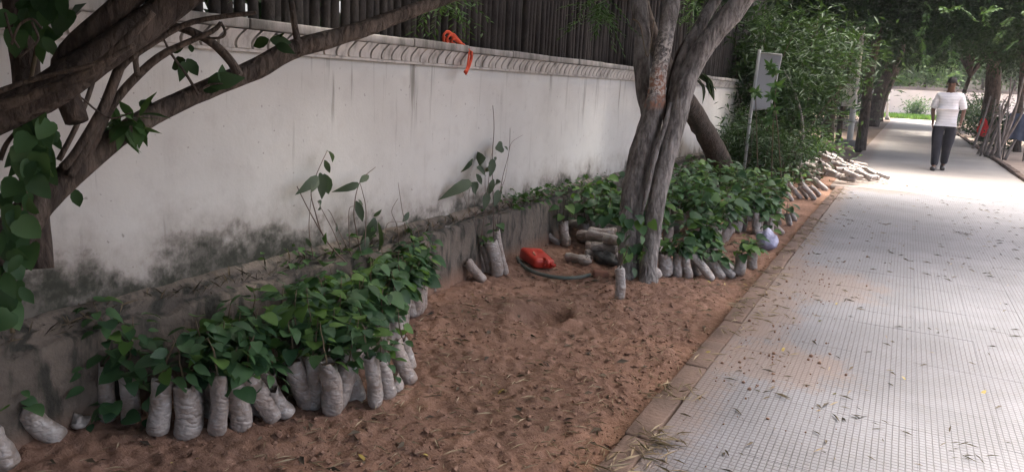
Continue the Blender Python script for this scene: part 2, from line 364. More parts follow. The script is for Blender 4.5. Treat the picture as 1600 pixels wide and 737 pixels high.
def put_leaf(me, parent, pos, d, size, roll=None, name='leaf', up=(0,0,1)):
    o = obj(name, me, parent); d = Vector(d).normalized(); u = Vector(up)+Vector([random.gauss(0,.3) for _ in range(3)])
    s_ = d.cross(u); s_ = s_.normalized() if s_.length > 1e-4 else d.orthogonal().normalized(); n_ = s_.cross(d)
    mw = Matrix((s_, d, n_)).transposed()
    o.rotation_mode = 'QUATERNION'; o.rotation_quaternion = mw.to_quaternion(); o.scale = (size,)*3
    o.location = Vector(pos)-wpos(parent); return o

# ================================================================== THE SETTING
HOLE = G(850, 492, -.06); MOUND = G(1030, 452, -.05)
def soil_z(x, y):
    q = Vector((x, y, 0))
    z = -.055+.022*mn.noise(q*1.7)+.018*mn.noise(q*4.3)
    near = max(0.0, 1-max(0, y-7)/4)
    if near > 0:
        z += near*(.026*abs(mn.noise(q*11))+.016*mn.noise(q*23)+.011*mn.noise(q*47)-.008)
    d = math.hypot((x-HOLE.x)/.15, (y-HOLE.y)/.20)*(1+.18*mn.noise(q*8)); z -= .09*math.exp(-d**6)
    z += .016*math.exp(-((d-1.35)/.35)**2)*(.6+.5*mn.noise(q*9))
    d = math.hypot(x-MOUND.x, (y-MOUND.y)*.8); z += .045*math.exp(-(d/.3)**2)
    e = max(0.0, 1-abs(x+.80)/.10); z -= .02*e              # sinks a little at the kerb
    e = max(0.0, min(1.0, 1-(x+2.45)/.35)); z += e*(.02+.05*max(0.0, min(1.0, (2.0-y)/.5)))
    return min(z, .05)
xs = np.arange(-2.5, -.7849, .0155); ys = np.concatenate([np.arange(.4, 5.6, .016), np.arange(5.6, 9, .035), np.arange(9, 17.3, .09)])
v = [(x, y, soil_z(x, y)) for y in ys for x in xs]; nx = len(xs)
f = [(j*nx+i, j*nx+i+1, (j+1)*nx+i+1, (j+1)*nx+i) for j in range(len(ys)-1) for i in range(nx-1)]
tag(obj('soil_bed', mesh('soil_bed', v, f, 'soil')), 'reddish brown dug soil strip between the wall and the path', kind='structure')
v = []; f = []; n = 60
gx = np.concatenate([np.linspace(-400, -12, 8), np.linspace(-10, 12, 40), np.linspace(14, 400, 8)]); gy = np.concatenate([np.linspace(-60, 0, 5), np.linspace(1, 90, 70), np.linspace(95, 600, 8)])
v = [(x, y, -.32+.02*mn.noise(Vector((x*.4, y*.4, 3)))) for y in gy for x in gx]; nx = len(gx)
f = [(j*nx+i, j*nx+i+1, (j+1)*nx+i+1, (j+1)*nx+i) for j in range(len(gy)-1) for i in range(nx-1)]
tag(obj('ground', mesh('ground', v, f, 'dirt')), 'bare dirt ground around the path', kind='structure')
# left verge beyond the wall and right verge: dusty earth with slight heave
for nm, x0, x1, y0, y1, mt in (('verge_left', -9, -.86, 17.2, 62, 'dirt'), ('verge_right', 2.09, 14, 10, 62, 'dusty'), ('open_yard', -30, 40, 61.9, 74.5, 'dusty')):
    gx = np.linspace(x0, x1, 30); gy = np.linspace(y0, y1, 60)
    v = [(x, y, -.045+.03*mn.noise(Vector((x*.7, y*.7, 1)))) for y in gy for x in gx]
    f = [(j*30+i, j*30+i+1, (j+1)*30+i+1, (j+1)*30+i) for j in range(59) for i in range(29)]
    tag(obj(nm, mesh(nm, v, f, mt)), kind='structure')
# the path: tiles one by one in front, a dusty slab beyond
path = tag(obj('path', MB().box((-.672, .2, -.16), (1.955, 12.1, -.034)).mesh('path_bed', 'concrete', False)), 'grey tiled walkway beside the soil strip', kind='structure')
tv, tf = [], []
T = .3
def tile_geo():
    e = .0002; g = .0005
    a, b = e, T-e
    v = [(a,a,-.03),(b,a,-.03),(b,b,-.03),(a,b,-.03),(a,a,-g),(b,a,-g),(b,b,-g),(a,b,-g),(a+g,a+g,0),(b-g,a+g,0),(b-g,b-g,0),(a+g,b-g,0)]
    f = [(0,1,5,4),(1,2,6,5),(2,3,7,6),(3,0,4,7),(4,5,9,8),(5,6,10,9),(6,7,11,10),(7,4,8,11),(8,9,10,11)]
    return v, f
v, f = tile_geo(); tm = mesh('tile', v, f, 'tile', False); rest = MB(); cnt = 0
for r in range(40):
    for c_ in range(9):
        x0 = -.67+c_*.2913; y0 = .3+r*.295
        dz = random.uniform(-.0004, .0004)
        if r >= 6 and cnt < 297:
            o = obj('tile', tm, path, (x0, y0, dz)); o.scale = (.2913/T, .295/T, 1); o.rotation_euler = (random.gauss(0,.0008), random.gauss(0,.0008), random.gauss(0,.0003)); cnt += 1
        else: rest.add([(q[0]*.2913/T+x0, q[1]*.295/T+y0, q[2]+dz) for q in v], f)
tag(rest.obj('tiles_beyond', 'tile', path, smooth=False), kind='stuff')
gx = np.linspace(-.86, 1.955, 24); gy = np.concatenate([np.linspace(12.1, 22, 70), np.linspace(22.4, 62, 60)])
v = [(x, y+(.10*mn.noise(Vector((x*2.2, 0, 4)))+.03*mn.noise(Vector((x*9, 0, 4))) if j == 0 else 0), .006+.006*mn.noise(Vector((x, y, 2)))) for j, y in enumerate(gy) for x in gx]; nx = len(gx)
f = [(j*nx+i, j*nx+i+1, (j+1)*nx+i+1, (j+1)*nx+i) for j in range(len(gy)-1) for i in range(nx-1)]
k0 = len(v); v += [(q[0], q[1], -.1) for q in v[:nx]]; f += [(i+1, i, k0+i, k0+i+1) for i in range(nx-1)]
tag(obj('dusty_path', mesh('dusty_path', v, f, 'slab')), 'pale dusty stretch of the walkway beyond the tiles', kind='structure')
# kerbs
def kerb_mesh(L, w_, h):
    v, f = bevel_box((0, 0, -h), (w_, L, 0), .009, 2); bm_v = []
    return v, f
kerb = tag(obj('kerb', None, None, (-.785, .3, 0)), 'worn reddish kerb stones edging the soil strip', kind='structure')
y0 = .3
while y0 < 12.0:
    L = random.choice((.42, .45, .48)); v, f = kerb_mesh(L-.007, .107, .15)
    v = [q+Vector((.006*mn.noise(q*14+Vector((0, y0*3, 0))), 0, .005*mn.noise(q*20+Vector((0, y0, 0))))) for q in v]
    o = obj('kerb_stone', mesh('kerb_stone', v, f, 'kerb'), kerb, (random.uniform(-.004,.004), y0-.3, random.uniform(-.003,.005))); o.rotation_euler = (0, random.gauss(0,.012), random.gauss(0,.006)); y0 += L
kerb = tag(obj('kerb_right', None, None, (1.965, 14, 0)), 'low kerb along the far side of the walkway', kind='structure')
for i in range(60):
    v, f = kerb_mesh(.79, .11, .16) if i == 0 else (None, None)
    if i == 0: km = mesh('kerb_stone', v, f, 'kerb')
    obj('kerb_stone', km, kerb, (random.uniform(-.01,.01), i*.8, .06+random.uniform(-.008,.008)))

# ================================================================== BOUNDARY WALL
WX = -2.55
wall = empty('boundary_wall', (WX, 0, 0), 'long off-white plastered boundary wall with petal cornice and mossy foot', 'wall')
gy = np.arange(-1.2, 17.01, .12); gz = np.linspace(-.15, 1.36, 14); ny = len(gy)
v = [(WX+.006*mn.noise(Vector((0, y*.9, z*1.3)))+.003*mn.noise(Vector((5, y*5, z*5))), y, z) for z in gz for y in gy]
f = [(j*ny+i, j*ny+i+1, (j+1)*ny+i+1, (j+1)*ny+i) for j in range(13) for i in range(ny-1)]
k0 = len(v); v += [(WX-.22, y, z) for z in (gz[0], gz[-1]) for y in gy]
f += [(k0+i+1, k0+i, k0+ny+i, k0+ny+i+1) for i in range(ny-1)] + [(13*ny+i, 13*ny+i+1, k0+ny+i+1, k0+ny+i) for i in range(ny-1)]
f += [(13*ny+ny-1, ny-1, k0+ny-1, k0+2*ny-1)]
b_ = MB().add(v, f); b_.obj('wall_face', 'plaster', wall)
MB().box((WX-.24, -1.2, 1.3605), (WX+.012, 17.0, 1.440)).obj('frieze', 'petal', wall, smooth=False)
cop = MB()
for i in range(31):       # coping in cast lengths
    y0 = -1.2+i*.6
    if y0 > 16.9: break
    v, f = bevel_box((WX-.27, y0, 1.4405), (WX+.066+random.uniform(-.003,.003), min(y0+.596, 17), 1.484+random.uniform(-.004,.004)), .008, 2)
    v = [q+Vector((.004*mn.noise(q*9), 0, .004*mn.noise(q*7))) for q in v]
    o = MB().add(v, f).obj('coping_stone', 'coping', wall)
# lip under the petals
MB().box((WX-.01, -1.2, 1.347), (WX+.020, 17.0, 1.3595)).obj('lip', 'petal', wall, smooth=False)
# petals: little curved shields with an S-shaped edge
pv, pf = [], []; NZ = 7
for k_ in range(NZ):
    u = k_/(NZ-1); z = 1.3615+u*.0765; s_ = .017*math.sin(u*math.pi*1.15+.25)-.012*u
    bx_ = .016+.004*math.sin(u*math.pi)+.026*u*u
    pv += [(.004, .004-s_, z), (bx_, .006-s_, z), (bx_+.002, .042-s_, z), (bx_, .0815-s_, z), (.004, .0835-s_, z)]
for k_ in range(NZ-1):
    for j in range(4): pf.append((k_*5+j, k_*5+j+1, (k_+1)*5+j+1, (k_+1)*5+j))
pf += [(4,3,2,1,0)]
pm = mesh('petal', pv, pf, 'petal', False)
for i in range(186):
    o = obj('petal', pm, wall, (.009, .1+i*.0905, random.uniform(-.001,.001)))
# pier near the far end
MB().box((WX+.001, 13.75, -.15), (WX+.035, 13.79, 1.355)).box((WX+.001, 14.7, -.15), (WX+.05, 15.1, 1.355)).obj('pier', 'plaster', wall, smooth=False)
# plinth with ragged ledge; the first stretch stands further out and ends in a broken block
def plinth(y0, y1, xf, zt, seed):
    gy = np.arange(y0, y1+.001, .035); prof = [(xf, -.16), (xf, -.02), (xf-.004, .1), (xf-.002, .2), (xf-.006, zt-.04), (xf-.012, zt-.008), (xf-.03, zt), (xf-.06, zt+.012), (WX+.05, zt+.055), (WX+.008, zt+.085), (WX-.02, zt+.09)]
    v = []; n = len(prof)
    for y in gy:
        for i, (x, z) in enumerate(prof):
            q = Vector((x*3+seed, y, z)); a = .5 if i in (0, n-1) else 1
            v.append((x+a*(.013*mn.noise(q*7)+.022*min(0, mn.noise(q*3.1)+.1)), y, z+a*(.010*mn.noise(q*9+Vector((9,0,0)))+.06*min(0, mn.noise(Vector((seed, y*3.3, 0)))+.6*mn.noise(Vector((seed, y*11, 2)))+.12)*(i > 3)*(1 if i < 8 else .4))))
    f = [(j*n+i, j*n+i+1, (j+1)*n+i+1, (j+1)*n+i) for j in range(len(gy)-1) for i in range(n-1)]
    f.append(tuple((len(gy)-1)*n+i for i in range(n))); f = [tuple(reversed(q)) for q in f]
    return MB().add(v, f)
plinth(-1.0, 4.07, -2.465, .335, 0).obj('plinth', 'plinth', wall)
plinth(4.05, 16.5, -2.505, .335, 5).obj('plinth', 'plinth', wall)

# fence of dark round bars on top of the wall
fence = empty('bar_fence', (WX-.12, 0, 1.48), 'tall dark fence of close upright bars above the wall coping', 'fence')
fb = [MB().tube([(0,0,-.02),(random.gauss(0,.006),random.gauss(0,.006),.9),(random.gauss(0,.01),random.gauss(0,.01),2.0)], [.031,.030,.028], 7, .06, 9).mesh('bar', 'fence') for _ in range(4)]
y0 = -.6; i = 0
while y0 < 15.6 and i < 290:
    o = obj('bar', fb[i % 4], fence, (random.uniform(-.012,.012), y0, 0)); o.rotation_euler = (random.gauss(0,.008), 0, random.uniform(0,6)); s_ = random.uniform(.75, 1.15); o.scale = (s_, s_, 1)
    y0 += random.uniform(.058, .082) + (.025 if random.random() < .05 else 0); i += 1
for z in (.35, 1.55): MB().box((WX-.175, -.7, 1.48+z), (WX-.152, 15.7, 1.53+z)).obj('rail', 'fence', fence, smooth=False)
# hedge pressed against the back of the fence
n = 46000; yy = RNG.uniform(-2, 17.5, n); zz = RNG.uniform(-.1, 4.6, n); xx = -3.12-np.abs(RNG.normal(size=n))*.28
hedge = empty('hedge', (-3.2, 7, -.1), 'dense dark green hedge behind the bar fence', 'hedge')
leaves('foliage', np.stack([xx, yy, zz], 1), 'leaf_dark', .13, .6, .2, hedge)
b_ = MB()
for y in np.arange(-1.5, 17, 1.3): b_.tube([(-3.3, y, -.15), (-3.35, y+.1, 1.5), (-3.3, y-.1, 4.2)], [.06,.05,.02], 6, .1)
b_.obj('stems', 'bark_dark', hedge)

# ================================================================== SAPLINGS IN POLY BAGS
def bag_mesh(k_):
    rs = random.Random(k_); seg = 16; v = []; f = []
    rings = [(0,.62),(.015,.86),(.07,1.0),(.16,1.04),(.28,1.02),(.4,1.03),(.52,.98),(.64,1.0),(.75,.95),(.85,.97),(.94,.99),(1.0,.93),(.95,.84)]
    bx_, by_ = rs.uniform(-.012,.012), rs.uniform(-.012,.012); tap = rs.uniform(-.12,.10); sq = rs.uniform(.78,.98); ph = rs.uniform(0,6)
    for i, (u, r) in enumerate(rings):
        for j in range(seg):
            a = 2*math.pi*j/seg; q = Vector((math.cos(a), math.sin(a), u*3+k_*7))
            cr = abs(mn.noise(Vector((q.x*1.6+k_, q.y*1.6, u*5+a*.4))))+.6*abs(mn.noise(Vector((q.x*3, q.y*3-k_, u*11))))
            rr = .045*r*(1+tap*(u-.5)+.13*mn.noise(q*1.1)-.16*cr+.05)
            if i >= 9: rr *= 1+(.12*math.sin(a*2+ph)+.10*mn.noise(q*3))*(u-.7)*3
            zz = u*.21+(.022*mn.noise(Vector((q.x*1.7, q.y*1.7, k_*3.1))) if i >= 9 else 0)
            v.append((rr*math.cos(a)+bx_*math.sin(u*3), rr*math.sin(a)*sq+by_*math.sin(u*3), zz))
    n = len(rings)
    f = [(i*seg+j, i*seg+(j+1) % seg, (i+1)*seg+(j+1) % seg, (i+1)*seg+j) for i in range(n-1) for j in range(seg)]
    f.append(tuple(range(seg-1, -1, -1)))
    me = mesh('bag', v, f, 'bag')
    top = [v[(n-1)*seg+j] for j in range(seg)]
    sv = [(0, 0, .200)]+[(q[0]*1.02, q[1]*1.02, .196) for q in top]
    sm = mesh('bag_soil', sv, [(0, 1+j, 1+(j+1) % seg) for j in range(seg)], 'bag_soil')
    return me, sm
BAGS = [bag_mesh(i) for i in range(10)]
def sz(x, y): return soil_z(x, y) if x < -.79 and y < 17.3 else .01
def bag(base, axis, length, radius, label, group, plant=0, leafs=14, lsize=.065, name='sapling_bag', height=.3, sink=.0):
    """a sapling bag: Empty at its base > bag (> soil), stem, each leaf"""
    base = Vector(base); axis = Vector(axis).normalized()
    e = empty(name, base-Vector((0,0,sink)), label, 'sapling bag', group)
    bm_, sm = random.choice(BAGS); q = Vector((0,0,1)).rotation_difference(axis) @ Quaternion((0,0,1), random.uniform(0,6.28))
    o = obj('bag', bm_, e); o.rotation_mode = 'QUATERNION'; o.rotation_quaternion = q; o.scale = (radius/.045, radius/.045, length/.21)
    obj('soil_plug', sm, o)
    if plant:
        sapling(e, base+axis*length*.93, axis, height, leafs, lsize)
    return e
def sapling(e, top, axis, height, leafs, lsize, bright=.18):
    n = 5; pts = [top-axis*.02]; d = (axis+Vector((random.gauss(0,.25), random.gauss(0,.25), .7))).normalized(); p_ = top.copy()
    for i in range(n):
        p_ = p_+d*height/n; pts.append(p_.copy()); d = (d+Vector((random.gauss(0,.22), random.gauss(0,.22), .25))).normalized()
    MB().tube(pts, [.004,.0038,.0034,.003,.0025,.0015], 5).obj('stem', 'stem', e)
    for i in range(leafs):
        u = .12+.88*(i+random.random())/leafs; k_ = u*n; j = min(int(k_), n-1); q = pts[j].lerp(pts[j+1], k_-j)
        a = i*2.4+random.uniform(-.5,.5); out = Vector((math.cos(a), math.sin(a), random.uniform(-.3,.3)))
        pos = q+out*random.uniform(.02,.055)
        pool = HEARTB if random.random() < bright else HEART
        put_leaf(random.choice(pool), e, pos, out+Vector((0,0,-.12)), lsize*random.choice((.55,.75,.9,1.0,1.1,1.3))*random.uniform(.9,1.1))
def skirt(e, n, rad=.09, ls=.06):
    w0 = wpos(e)
    for _ in range(n):
        a = random.uniform(0, 6.28); put_leaf(random.choice(HEART), e, w0+Vector((math.cos(a)*rad, math.sin(a)*rad, random.uniform(.03,.26))), (math.cos(a), math.sin(a), random.uniform(-.7,.1)), ls*random.uniform(.7,1.2))
    return e
def pbag(bx_, by, tx, ty, wpx, label, group, z=None, **kw):
    g = G(bx_, by, -.05)
    for _ in range(3): g = G(bx_, by, sz(g.x, g.y)+(z or 0))
    fw = Vector((g.x, g.y, 0)).normalized(); r = ray(tx, ty); den = r[0]*fw.x+r[1]*fw.y; tt = (g.x*fw.x+g.y*fw.y)/den
    tp = P(tx, ty, tt); ax = tp-g; rad = wpx*depth(g)/F/2*.93
    lying = ax.z < .06
    off = Vector((0,0,rad*.75)) if lying else Vector((0,0,rad*.25*(1-max(0, ax.normalized().z))))
    return bag(g+off+fw*rad*.6, ax, ax.length, rad, label, group, **kw)

ORD = 'first second third fourth fifth sixth seventh eighth ninth tenth eleventh twelfth thirteenth fourteenth fifteenth sixteenth'.split()
G1 = 'sapling bags in the bed at the mossy wall foot'
L1h = 'sapling bag deep among the leaves of the bed at the mossy wall foot'
kw = dict(plant=1, leafs=15, height=.18, lsize=.062)
for i, a in enumerate(((246,681,254,595,35),(293,687,285,602,48),(305,652,305,581,32),(338,681,340,589,36),(378,677,364,606,36),(492,641,488,560,28),(520,650,509,569,36),(587,637,577,558,31),(608,624,593,567,26))):
    pbag(*a, ORD[i]+' standing grey bag along the leafy bed edge counted from the plinth hollow', G1, **kw)
for i, a in enumerate(((425,640,405,575,34),(431,660,382,590,34),(452,652,425,613,34),(484,639,456,565,34),(560,632,532,560,33))): pbag(*a, ORD[i]+' slumped grey bag along the leafy bed edge counted from the plinth hollow', G1, **kw)
for i, a in enumerate(((621,613,613,590,26),(642,601,615,537,28),(643,578,627,533,22),(606,560,598,520,24),(590,535,582,503,22),(627,529,619,508,18),(598,506,587,476,18),(613,504,604,472,18),(629,489,617,442,14),(646,485,631,449,15),(596,474,592,457,18),(650,456,642,444,13),(678,457,672,442,11))):
    pbag(*a, ORD[i]+' pale bag on the bed end facing bare soil, counted back towards the plinth', G1, plant=random.random() < .45, leafs=7, height=.15, lsize=.055)
skirt(pbag(169,660,167,569,30, 'lone dusty sapling bag half hidden at the dark end of the bed', G1, plant=1, leafs=30, height=.26, lsize=.062), 26)
skirt(pbag(205,664,200,590,30, 'dusty sapling bag under dark leaves next to the plinth hollow', G1, plant=1, leafs=28, height=.24, lsize=.06), 26)
pbag(94,690,35,642,36, 'sapling bag leaning back on the plinth beside the dark hollow', G1, plant=1, leafs=7, height=.1, lsize=.055)
pbag(18,732,-17,680,42, 'sapling bag tipped over at the foot of the dark branched tree', G1)
for i in range(58):
    y = random.uniform(1.9, 3.55); xm = min(-2.27+(y-1.7)*.9-.10, -1.86-max(0, y-2.35)*.46); x = random.uniform(-2.34, max(xm, -2.33))
    bag((x, y, sz(x, y)), (random.gauss(0,.12), random.gauss(0,.12), 1), .2, .043, L1h, G1, plant=1, leafs=23, height=random.uniform(.15,.29), lsize=.068)

G2 = 'sapling bags beside the red jerrycan'
for i, a in enumerate(((730,431,726,378,15),(753,428,743,380,19),(767,430,755,385,14),(778,433,765,378,22),(791,429,776,363,13),(800,400,787,358,13))):
    pbag(*a, ORD[i]+' upright bag in the clump by the red jerrycan, counted from the broken plinth end', G2, plant=random.random() < .5, leafs=6, height=.1, lsize=.06)
pbag(756,441,729,409,17, 'sapling bag fallen forward from the clump by the broken plinth end', G2)
for i, a in enumerate(((846,385,812,374,12),(851,382,836,358,13),(875,382,856,368,11))): pbag(*a, ORD[i]+' bag lying behind the red jerrycan, counted from the jerrycan', G2)
for a in ((848,365,844,331,13),(857,360,852,338,11)): pbag(*a, 'sapling bag propped upright against the plinth behind the red jerrycan', G2, plant=1, leafs=6, height=.1, lsize=.06)
pbag(968,468,968,420,17, 'single upright sapling bag standing alone before the twin trunk', None, plant=1, leafs=3, height=.2, lsize=.05)

G3 = 'sapling bags in the leafy bed beside the twin trunk'
L3h = 'sapling bag inside the leafy bed beside the twin trunk'
k3 = dict(plant=1, leafs=18, height=.12, lsize=.072)
for i, a in enumerate(((1038,433,1035,396,26),(1059,434,1059,395,15),(1076,435,1070,398,17),(1091,431,1085,400,16),(1154,430,1158,398,19),(1175,422,1176,392,17))): pbag(*a, ORD[i]+' upright bag fronting the leafy bed, counted from the pale stem to the kerb', G3, **k3)
for i, a in enumerate(((1113,439,1081,398,16),(1128,437,1105,398,18),(1145,424,1113,397,13),(1146,434,1122,412,14))): pbag(*a, ORD[i]+' tilted bag fronting the leafy bed, counted from the pale stem to the kerb', G3, **k3)
pbag(1029,441,1018,427,17, 'sapling bag slumped at the foot of the pale stem', G3)
n = 0
while n < 86:
    y = random.uniform(5.45, 9.4); x = random.uniform(-2.36, -1.02)
    if x > -1.0-.0*(y) or (y < 5.9 and x < -1.62): continue
    bag((x, y, sz(x, y)), (random.gauss(0,.12), random.gauss(0,.12), 1), .2, .045, L3h, G3, plant=1, leafs=22, height=.12+.26*min(1, (-x-.95)/.6)*random.uniform(.6,1.1), lsize=.085); n += 1
# bags stacked flat behind the trunk
G4 = 'sapling bags stacked behind the twin trunk'
for i in range(26):
    px, py = random.uniform(880, 962), random.uniform(335, 402); g = G(px, py, 0)
    bag((g.x, g.y, sz(g.x, g.y)+.045+.07*(i % 3)), (random.uniform(.5,1), random.uniform(-.35,.35), random.uniform(-.05,.12)), .21, .043, 'sapling bag lying flat in the stack behind the twin trunk', G4)
for i in range(13):
    y = random.uniform(5.6, 7.2); x = random.uniform(-2.38, -2.12)
    bag((x, y, sz(x, y)), (random.gauss(0,.2), random.gauss(0,.2), 1), .2, .043, 'leafy sapling bag at the wall foot behind the twin trunk', G4, plant=1, leafs=11, height=random.uniform(.18,.3), lsize=.085)
# row leaning along the kerb, then the heap that spills on to the path
G5 = 'sapling bags leaning in a row along the kerb'
for i, a in enumerate(((1208,380,1200,360,13),(1224,367,1207,353,10),(1215,362,1204,345,10),(1217,353,1212,337,10),(1234,353,1229,334,10),(1243,346,1237,328,9),(1238,315,1222,293,8),(1252,311,1240,296,8),(1262,311,1247,293,9),(1274,313,1253,291,9),(1281,307,1265,291,9),(1292,299,1271,280,9),(1232,309,1218,290,8),(1247,306,1232,288,8),(1268,303,1252,285,8),(1285,296,1268,280,8))):
    pbag(*a, (ORD[i]+' bag leaning along the kerb' if i < 12 else ORD[i-12]+' bag leaning behind the kerb row')+', counted from the lilac plastic bag', G5, plant=random.random() < .4, leafs=6, height=.15, lsize=.09)
G6 = 'sapling bags heaped at the edge of the path'
for i in range(84):
    u = random.random(); y = 12.3+u*2.6; x = -1.6+random.random()**.85*(1.55-1.0*abs(u-.5)); hz = max(0, .24-.30*abs(x+1.0))*random.random()
    a = random.uniform(-.9, .5)
    bag((x, y, max(sz(x, y), .0)+.045+hz), (-math.cos(a), math.sin(a), random.uniform(-.05,.45)), random.uniform(.2,.27), random.uniform(.034,.044), 'plastic sapling bag in the heap spilling on to the path', G6, plant=1 if (x < -1.3 and random.random() < .5) else 0, leafs=7, height=.2, lsize=.09)
G7 = 'sapling bags under the thicket'
for i in range(46):
    y = random.uniform(9.6, 15.8); x = random.uniform(-2.2, -1.28)
    bag((x, y, sz(x, y)), (random.gauss(-.2,.3), random.gauss(0,.2), 1), .21, .045, 'sapling bag standing under the narrow-leaved thicket', G7, plant=1, leafs=8, height=random.uniform(.1,.26), lsize=.10)

# ------------------------------------------------------------------ tall wilting plants along the wall
def wplant(label, X, stems, lvs, X2=None):
    b0 = onX(*stems[0][0][0], X); g = Vector((b0.x, b0.y, b0.z))
    e = empty('wilting_plant', g, label, 'plant', 'wilting plants against the wall')
    for pts, r0 in stems:
        q = [onX(px, py, X+.05-.06*i/len(pts)+random.uniform(-.01,.01)) for i, (px, py) in enumerate(pts)]
        MB().tube(q, np.linspace(r0, r0*.45, len(q)), 5, sub=4).obj('stem', 'stem_wilt', e)
    for px, py, ang, ln in lvs:
        a = onX(px, py, X+.03); b = onX(px+math.cos(R_(ang))*ln, py-math.sin(R_(ang))*ln, X+.03+random.uniform(-.02,.05))
        put_leaf(random.choice(WILT), e, a, b-a, (b-a).length*1.05, up=(.9,-.5,.3))
wplant('tall wilting plant with long drooping leaves against the middle of the wall', -2.47,
  [([(543,412),(513,380),(483,329),(464,291)],.0045), ([(530,400),(505,368),(492,329),(486,299),(496,269),(511,236)],.004), ([(535,395),(520,360),(508,337),(496,314)],.003), ([(550,400),(530,362),(518,335),(512,327)],.003), ([(490,405),(484,370),(483,345),(486,310)],.003)],
  [(511,236,-3,16),(507,250,-65,24),(500,270,-80,42),(506,272,-70,36),(497,276,-130,22),(496,278,-110,20),(497,314,-35,20),(525,362,60,10),(478,372,-60,18)])
wplant('wilting plant with a bent tip and broad hanging leaf on the wall', -2.47,
  [([(565,400),(557,361),(553,329),(562,285),(587,261)],.004), ([(570,385),(572,330),(566,298),(562,285)],.003), ([(547,395),(545,350),(546,326),(553,322)],.003)],
  [(562,285,42,26),(561,287,205,20),(556,314,-68,34),(560,312,-55,30),(585,340,-100,46),(590,345,-75,44),(584,338,35,14),(575,370,-110,26)])
wplant('thin bare stems with two small curled leaves above the plinth', -2.46,
  [([(624,384),(620,352),(612,330),(622,310)],.0025), ([(632,345),(628,325),(622,285)],.0022), ([(602,372),(605,350),(620,346),(634,348)],.0025)],
  [(629,346,50,20),(634,348,-55,28),(668,372,20,14)])
wplant('tallest wilting plant with several thin stems above the broken plinth end', -2.46,
  [([(771,372),(771,322),(769,254),(772,200),(770,165)],.0042), ([(752,372),(762,300),(765,262),(768,240)],.003), ([(776,370),(783,290),(795,238),(797,200)],.003), ([(795,238),(800,222),(817,211)],.002), ([(735,340),(728,315),(720,294)],.0022), ([(745,365),(742,325),(737,285)],.0025), ([(760,350),(758,290),(758,236)],.0022), ([(733,322),(733,300),(739,284)],.0025), ([(785,290),(790,275),(795,240)],.002)],
  [(738,248,-110,22),(736,284,200,20),(736,286,-45,22),(737,288,-60,20),(745,262,-25,22),(774,232,15,20),(788,229,-25,10),(772,246,-65,28),(770,248,-95,24),(771,280,-105,26),(776,280,-75,26),(782,293,-35,16),(744,272,-55,20),(750,258,8,20),(762,300,-100,24),(779,297,-100,22)])
def onplinth(x, y): return onX(x, y, -2.46)
# grey crumbling dry weeds on the ledge
c = []; d = []
for _ in range(420):
    y = random.uniform(1.2, 6.4); c.append((random.uniform(-2.54,-2.43), y, .36+random.random()*.03)); d.append((random.gauss(.1,.6), random.gauss(0,.6), random.uniform(.1,.9)))
tag(leaves('ledge_weeds', c, 'litter', .06, .12, 0, None, .5, d), 'dry dead weeds and litter along the plinth ledge', kind='stuff')
c = []; d = []
for _ in range(260):
    y = random.choice((random.gauss(4.95,.2), random.gauss(5.3,.15), random.gauss(6.2,.35), random.gauss(2.7,.3))); c.append((random.uniform(-2.52,-2.40), y, .36+random.random()*.12)); d.append((random.gauss(.3,.6), random.gauss(0,.6), random.uniform(-.3,.5)))
tag(leaves('ledge_creeper', c, 'leaf_mid', .045, .7, 0, None, .5, d), 'small green creepers growing on the plinth ledge', kind='stuff')

# ================================================================== SMALL THINGS ON THE SOIL
# red jerrycan lying on its side
g = G(838, 408, -.02); can = empty('jerrycan', (g.x, g.y, sz(g.x, g.y)), 'orange-red plastic jerrycan lying on its side on the soil', 'jerrycan')
v, f = bevel_box((-.125,-.085,0), (.125,.085,.115), .028, 3)
v = [Vector((q.x, q.y*(1-.12*max(0, q.x/.125)), q.z*(1-.25*max(0, q.x/.125))-.008*math.exp(-((q.x+.02)/.06)**2-(q.y/.05)**2)*(q.z > .06))) for q in v]
bd = obj('body', mesh('can_body', v, f, 'red_can'), can)
obj('handle', MB().tube([(.09,.0,.085),(.125,.0,.10),(.16,.0,.08),(.155,.0,.045),(.12,0,.03)], [.012,.012,.013,.012,.012], 8, sub=3).mesh('can_handle', 'red_can'), can)
obj('cap', MB().tube([(.118,.052,.05),(.15,.056,.05)], [.019,.018], 12).mesh('can_cap', 'red_can'), can)
obj('spout_mark', MB().tube([(-.01,-.03,.112),(.03,-.05,.110),(.055,-.045,.104)], .004, 5, sub=2).mesh('dry_twig', 'straw'), can)
can.scale = (1.05, 1.1, .8); can.rotation_euler = (R_(-6), R_(4), R_(-38))
hp = [(806,398),(812,410),(828,422),(852,430),(880,434),(905,433),(922,429)]
MBh = MB().tube([G(x, y, -.035)+Vector((0,0,.0)) for x, y in hp], .0135, 8, sub=5)
tag(MBh.obj('garden_hose', 'hose'), 'dull green garden hose curving round the red jerrycan', 'hose')
def crumple(name, c, r, mt, label, cat, amp=.35, sc=9, flat=1.0, grp=None):
    v = []; f = []; n, s_ = 9, 14
    for i in range(n+1):
        th = math.pi*i/n
        for j in range(s_):
            a = 2*math.pi*j/s_; q = Vector((math.sin(th)*math.cos(a), math.sin(th)*math.sin(a), math.cos(th)))
            k_ = 1+amp*(mn.noise(q*1.6+Vector(c)*3)+.6*mn.noise(q*sc*.4+Vector(c)*5)); v.append(Vector((q.x*r[0], q.y*r[1], q.z*r[2]+r[2]*.9))*k_)
    f = [(i*s_+j, (i+1)*s_+j, (i+1)*s_+(j+1) % s_, i*s_+(j+1) % s_) for i in range(n) for j in range(s_)]
    o = obj(name, mesh(name, v, f, mt), None, c); tag(o, label, cat, grp); return o
g = G(1197, 388, -.04); crumple('plastic_bag', (g.x, g.y, sz(g.x, g.y)), (.085,.08,.085), 'lilac', 'crumpled lilac plastic bag at the kerb end of the leafy bed', 'plastic bag', .45)
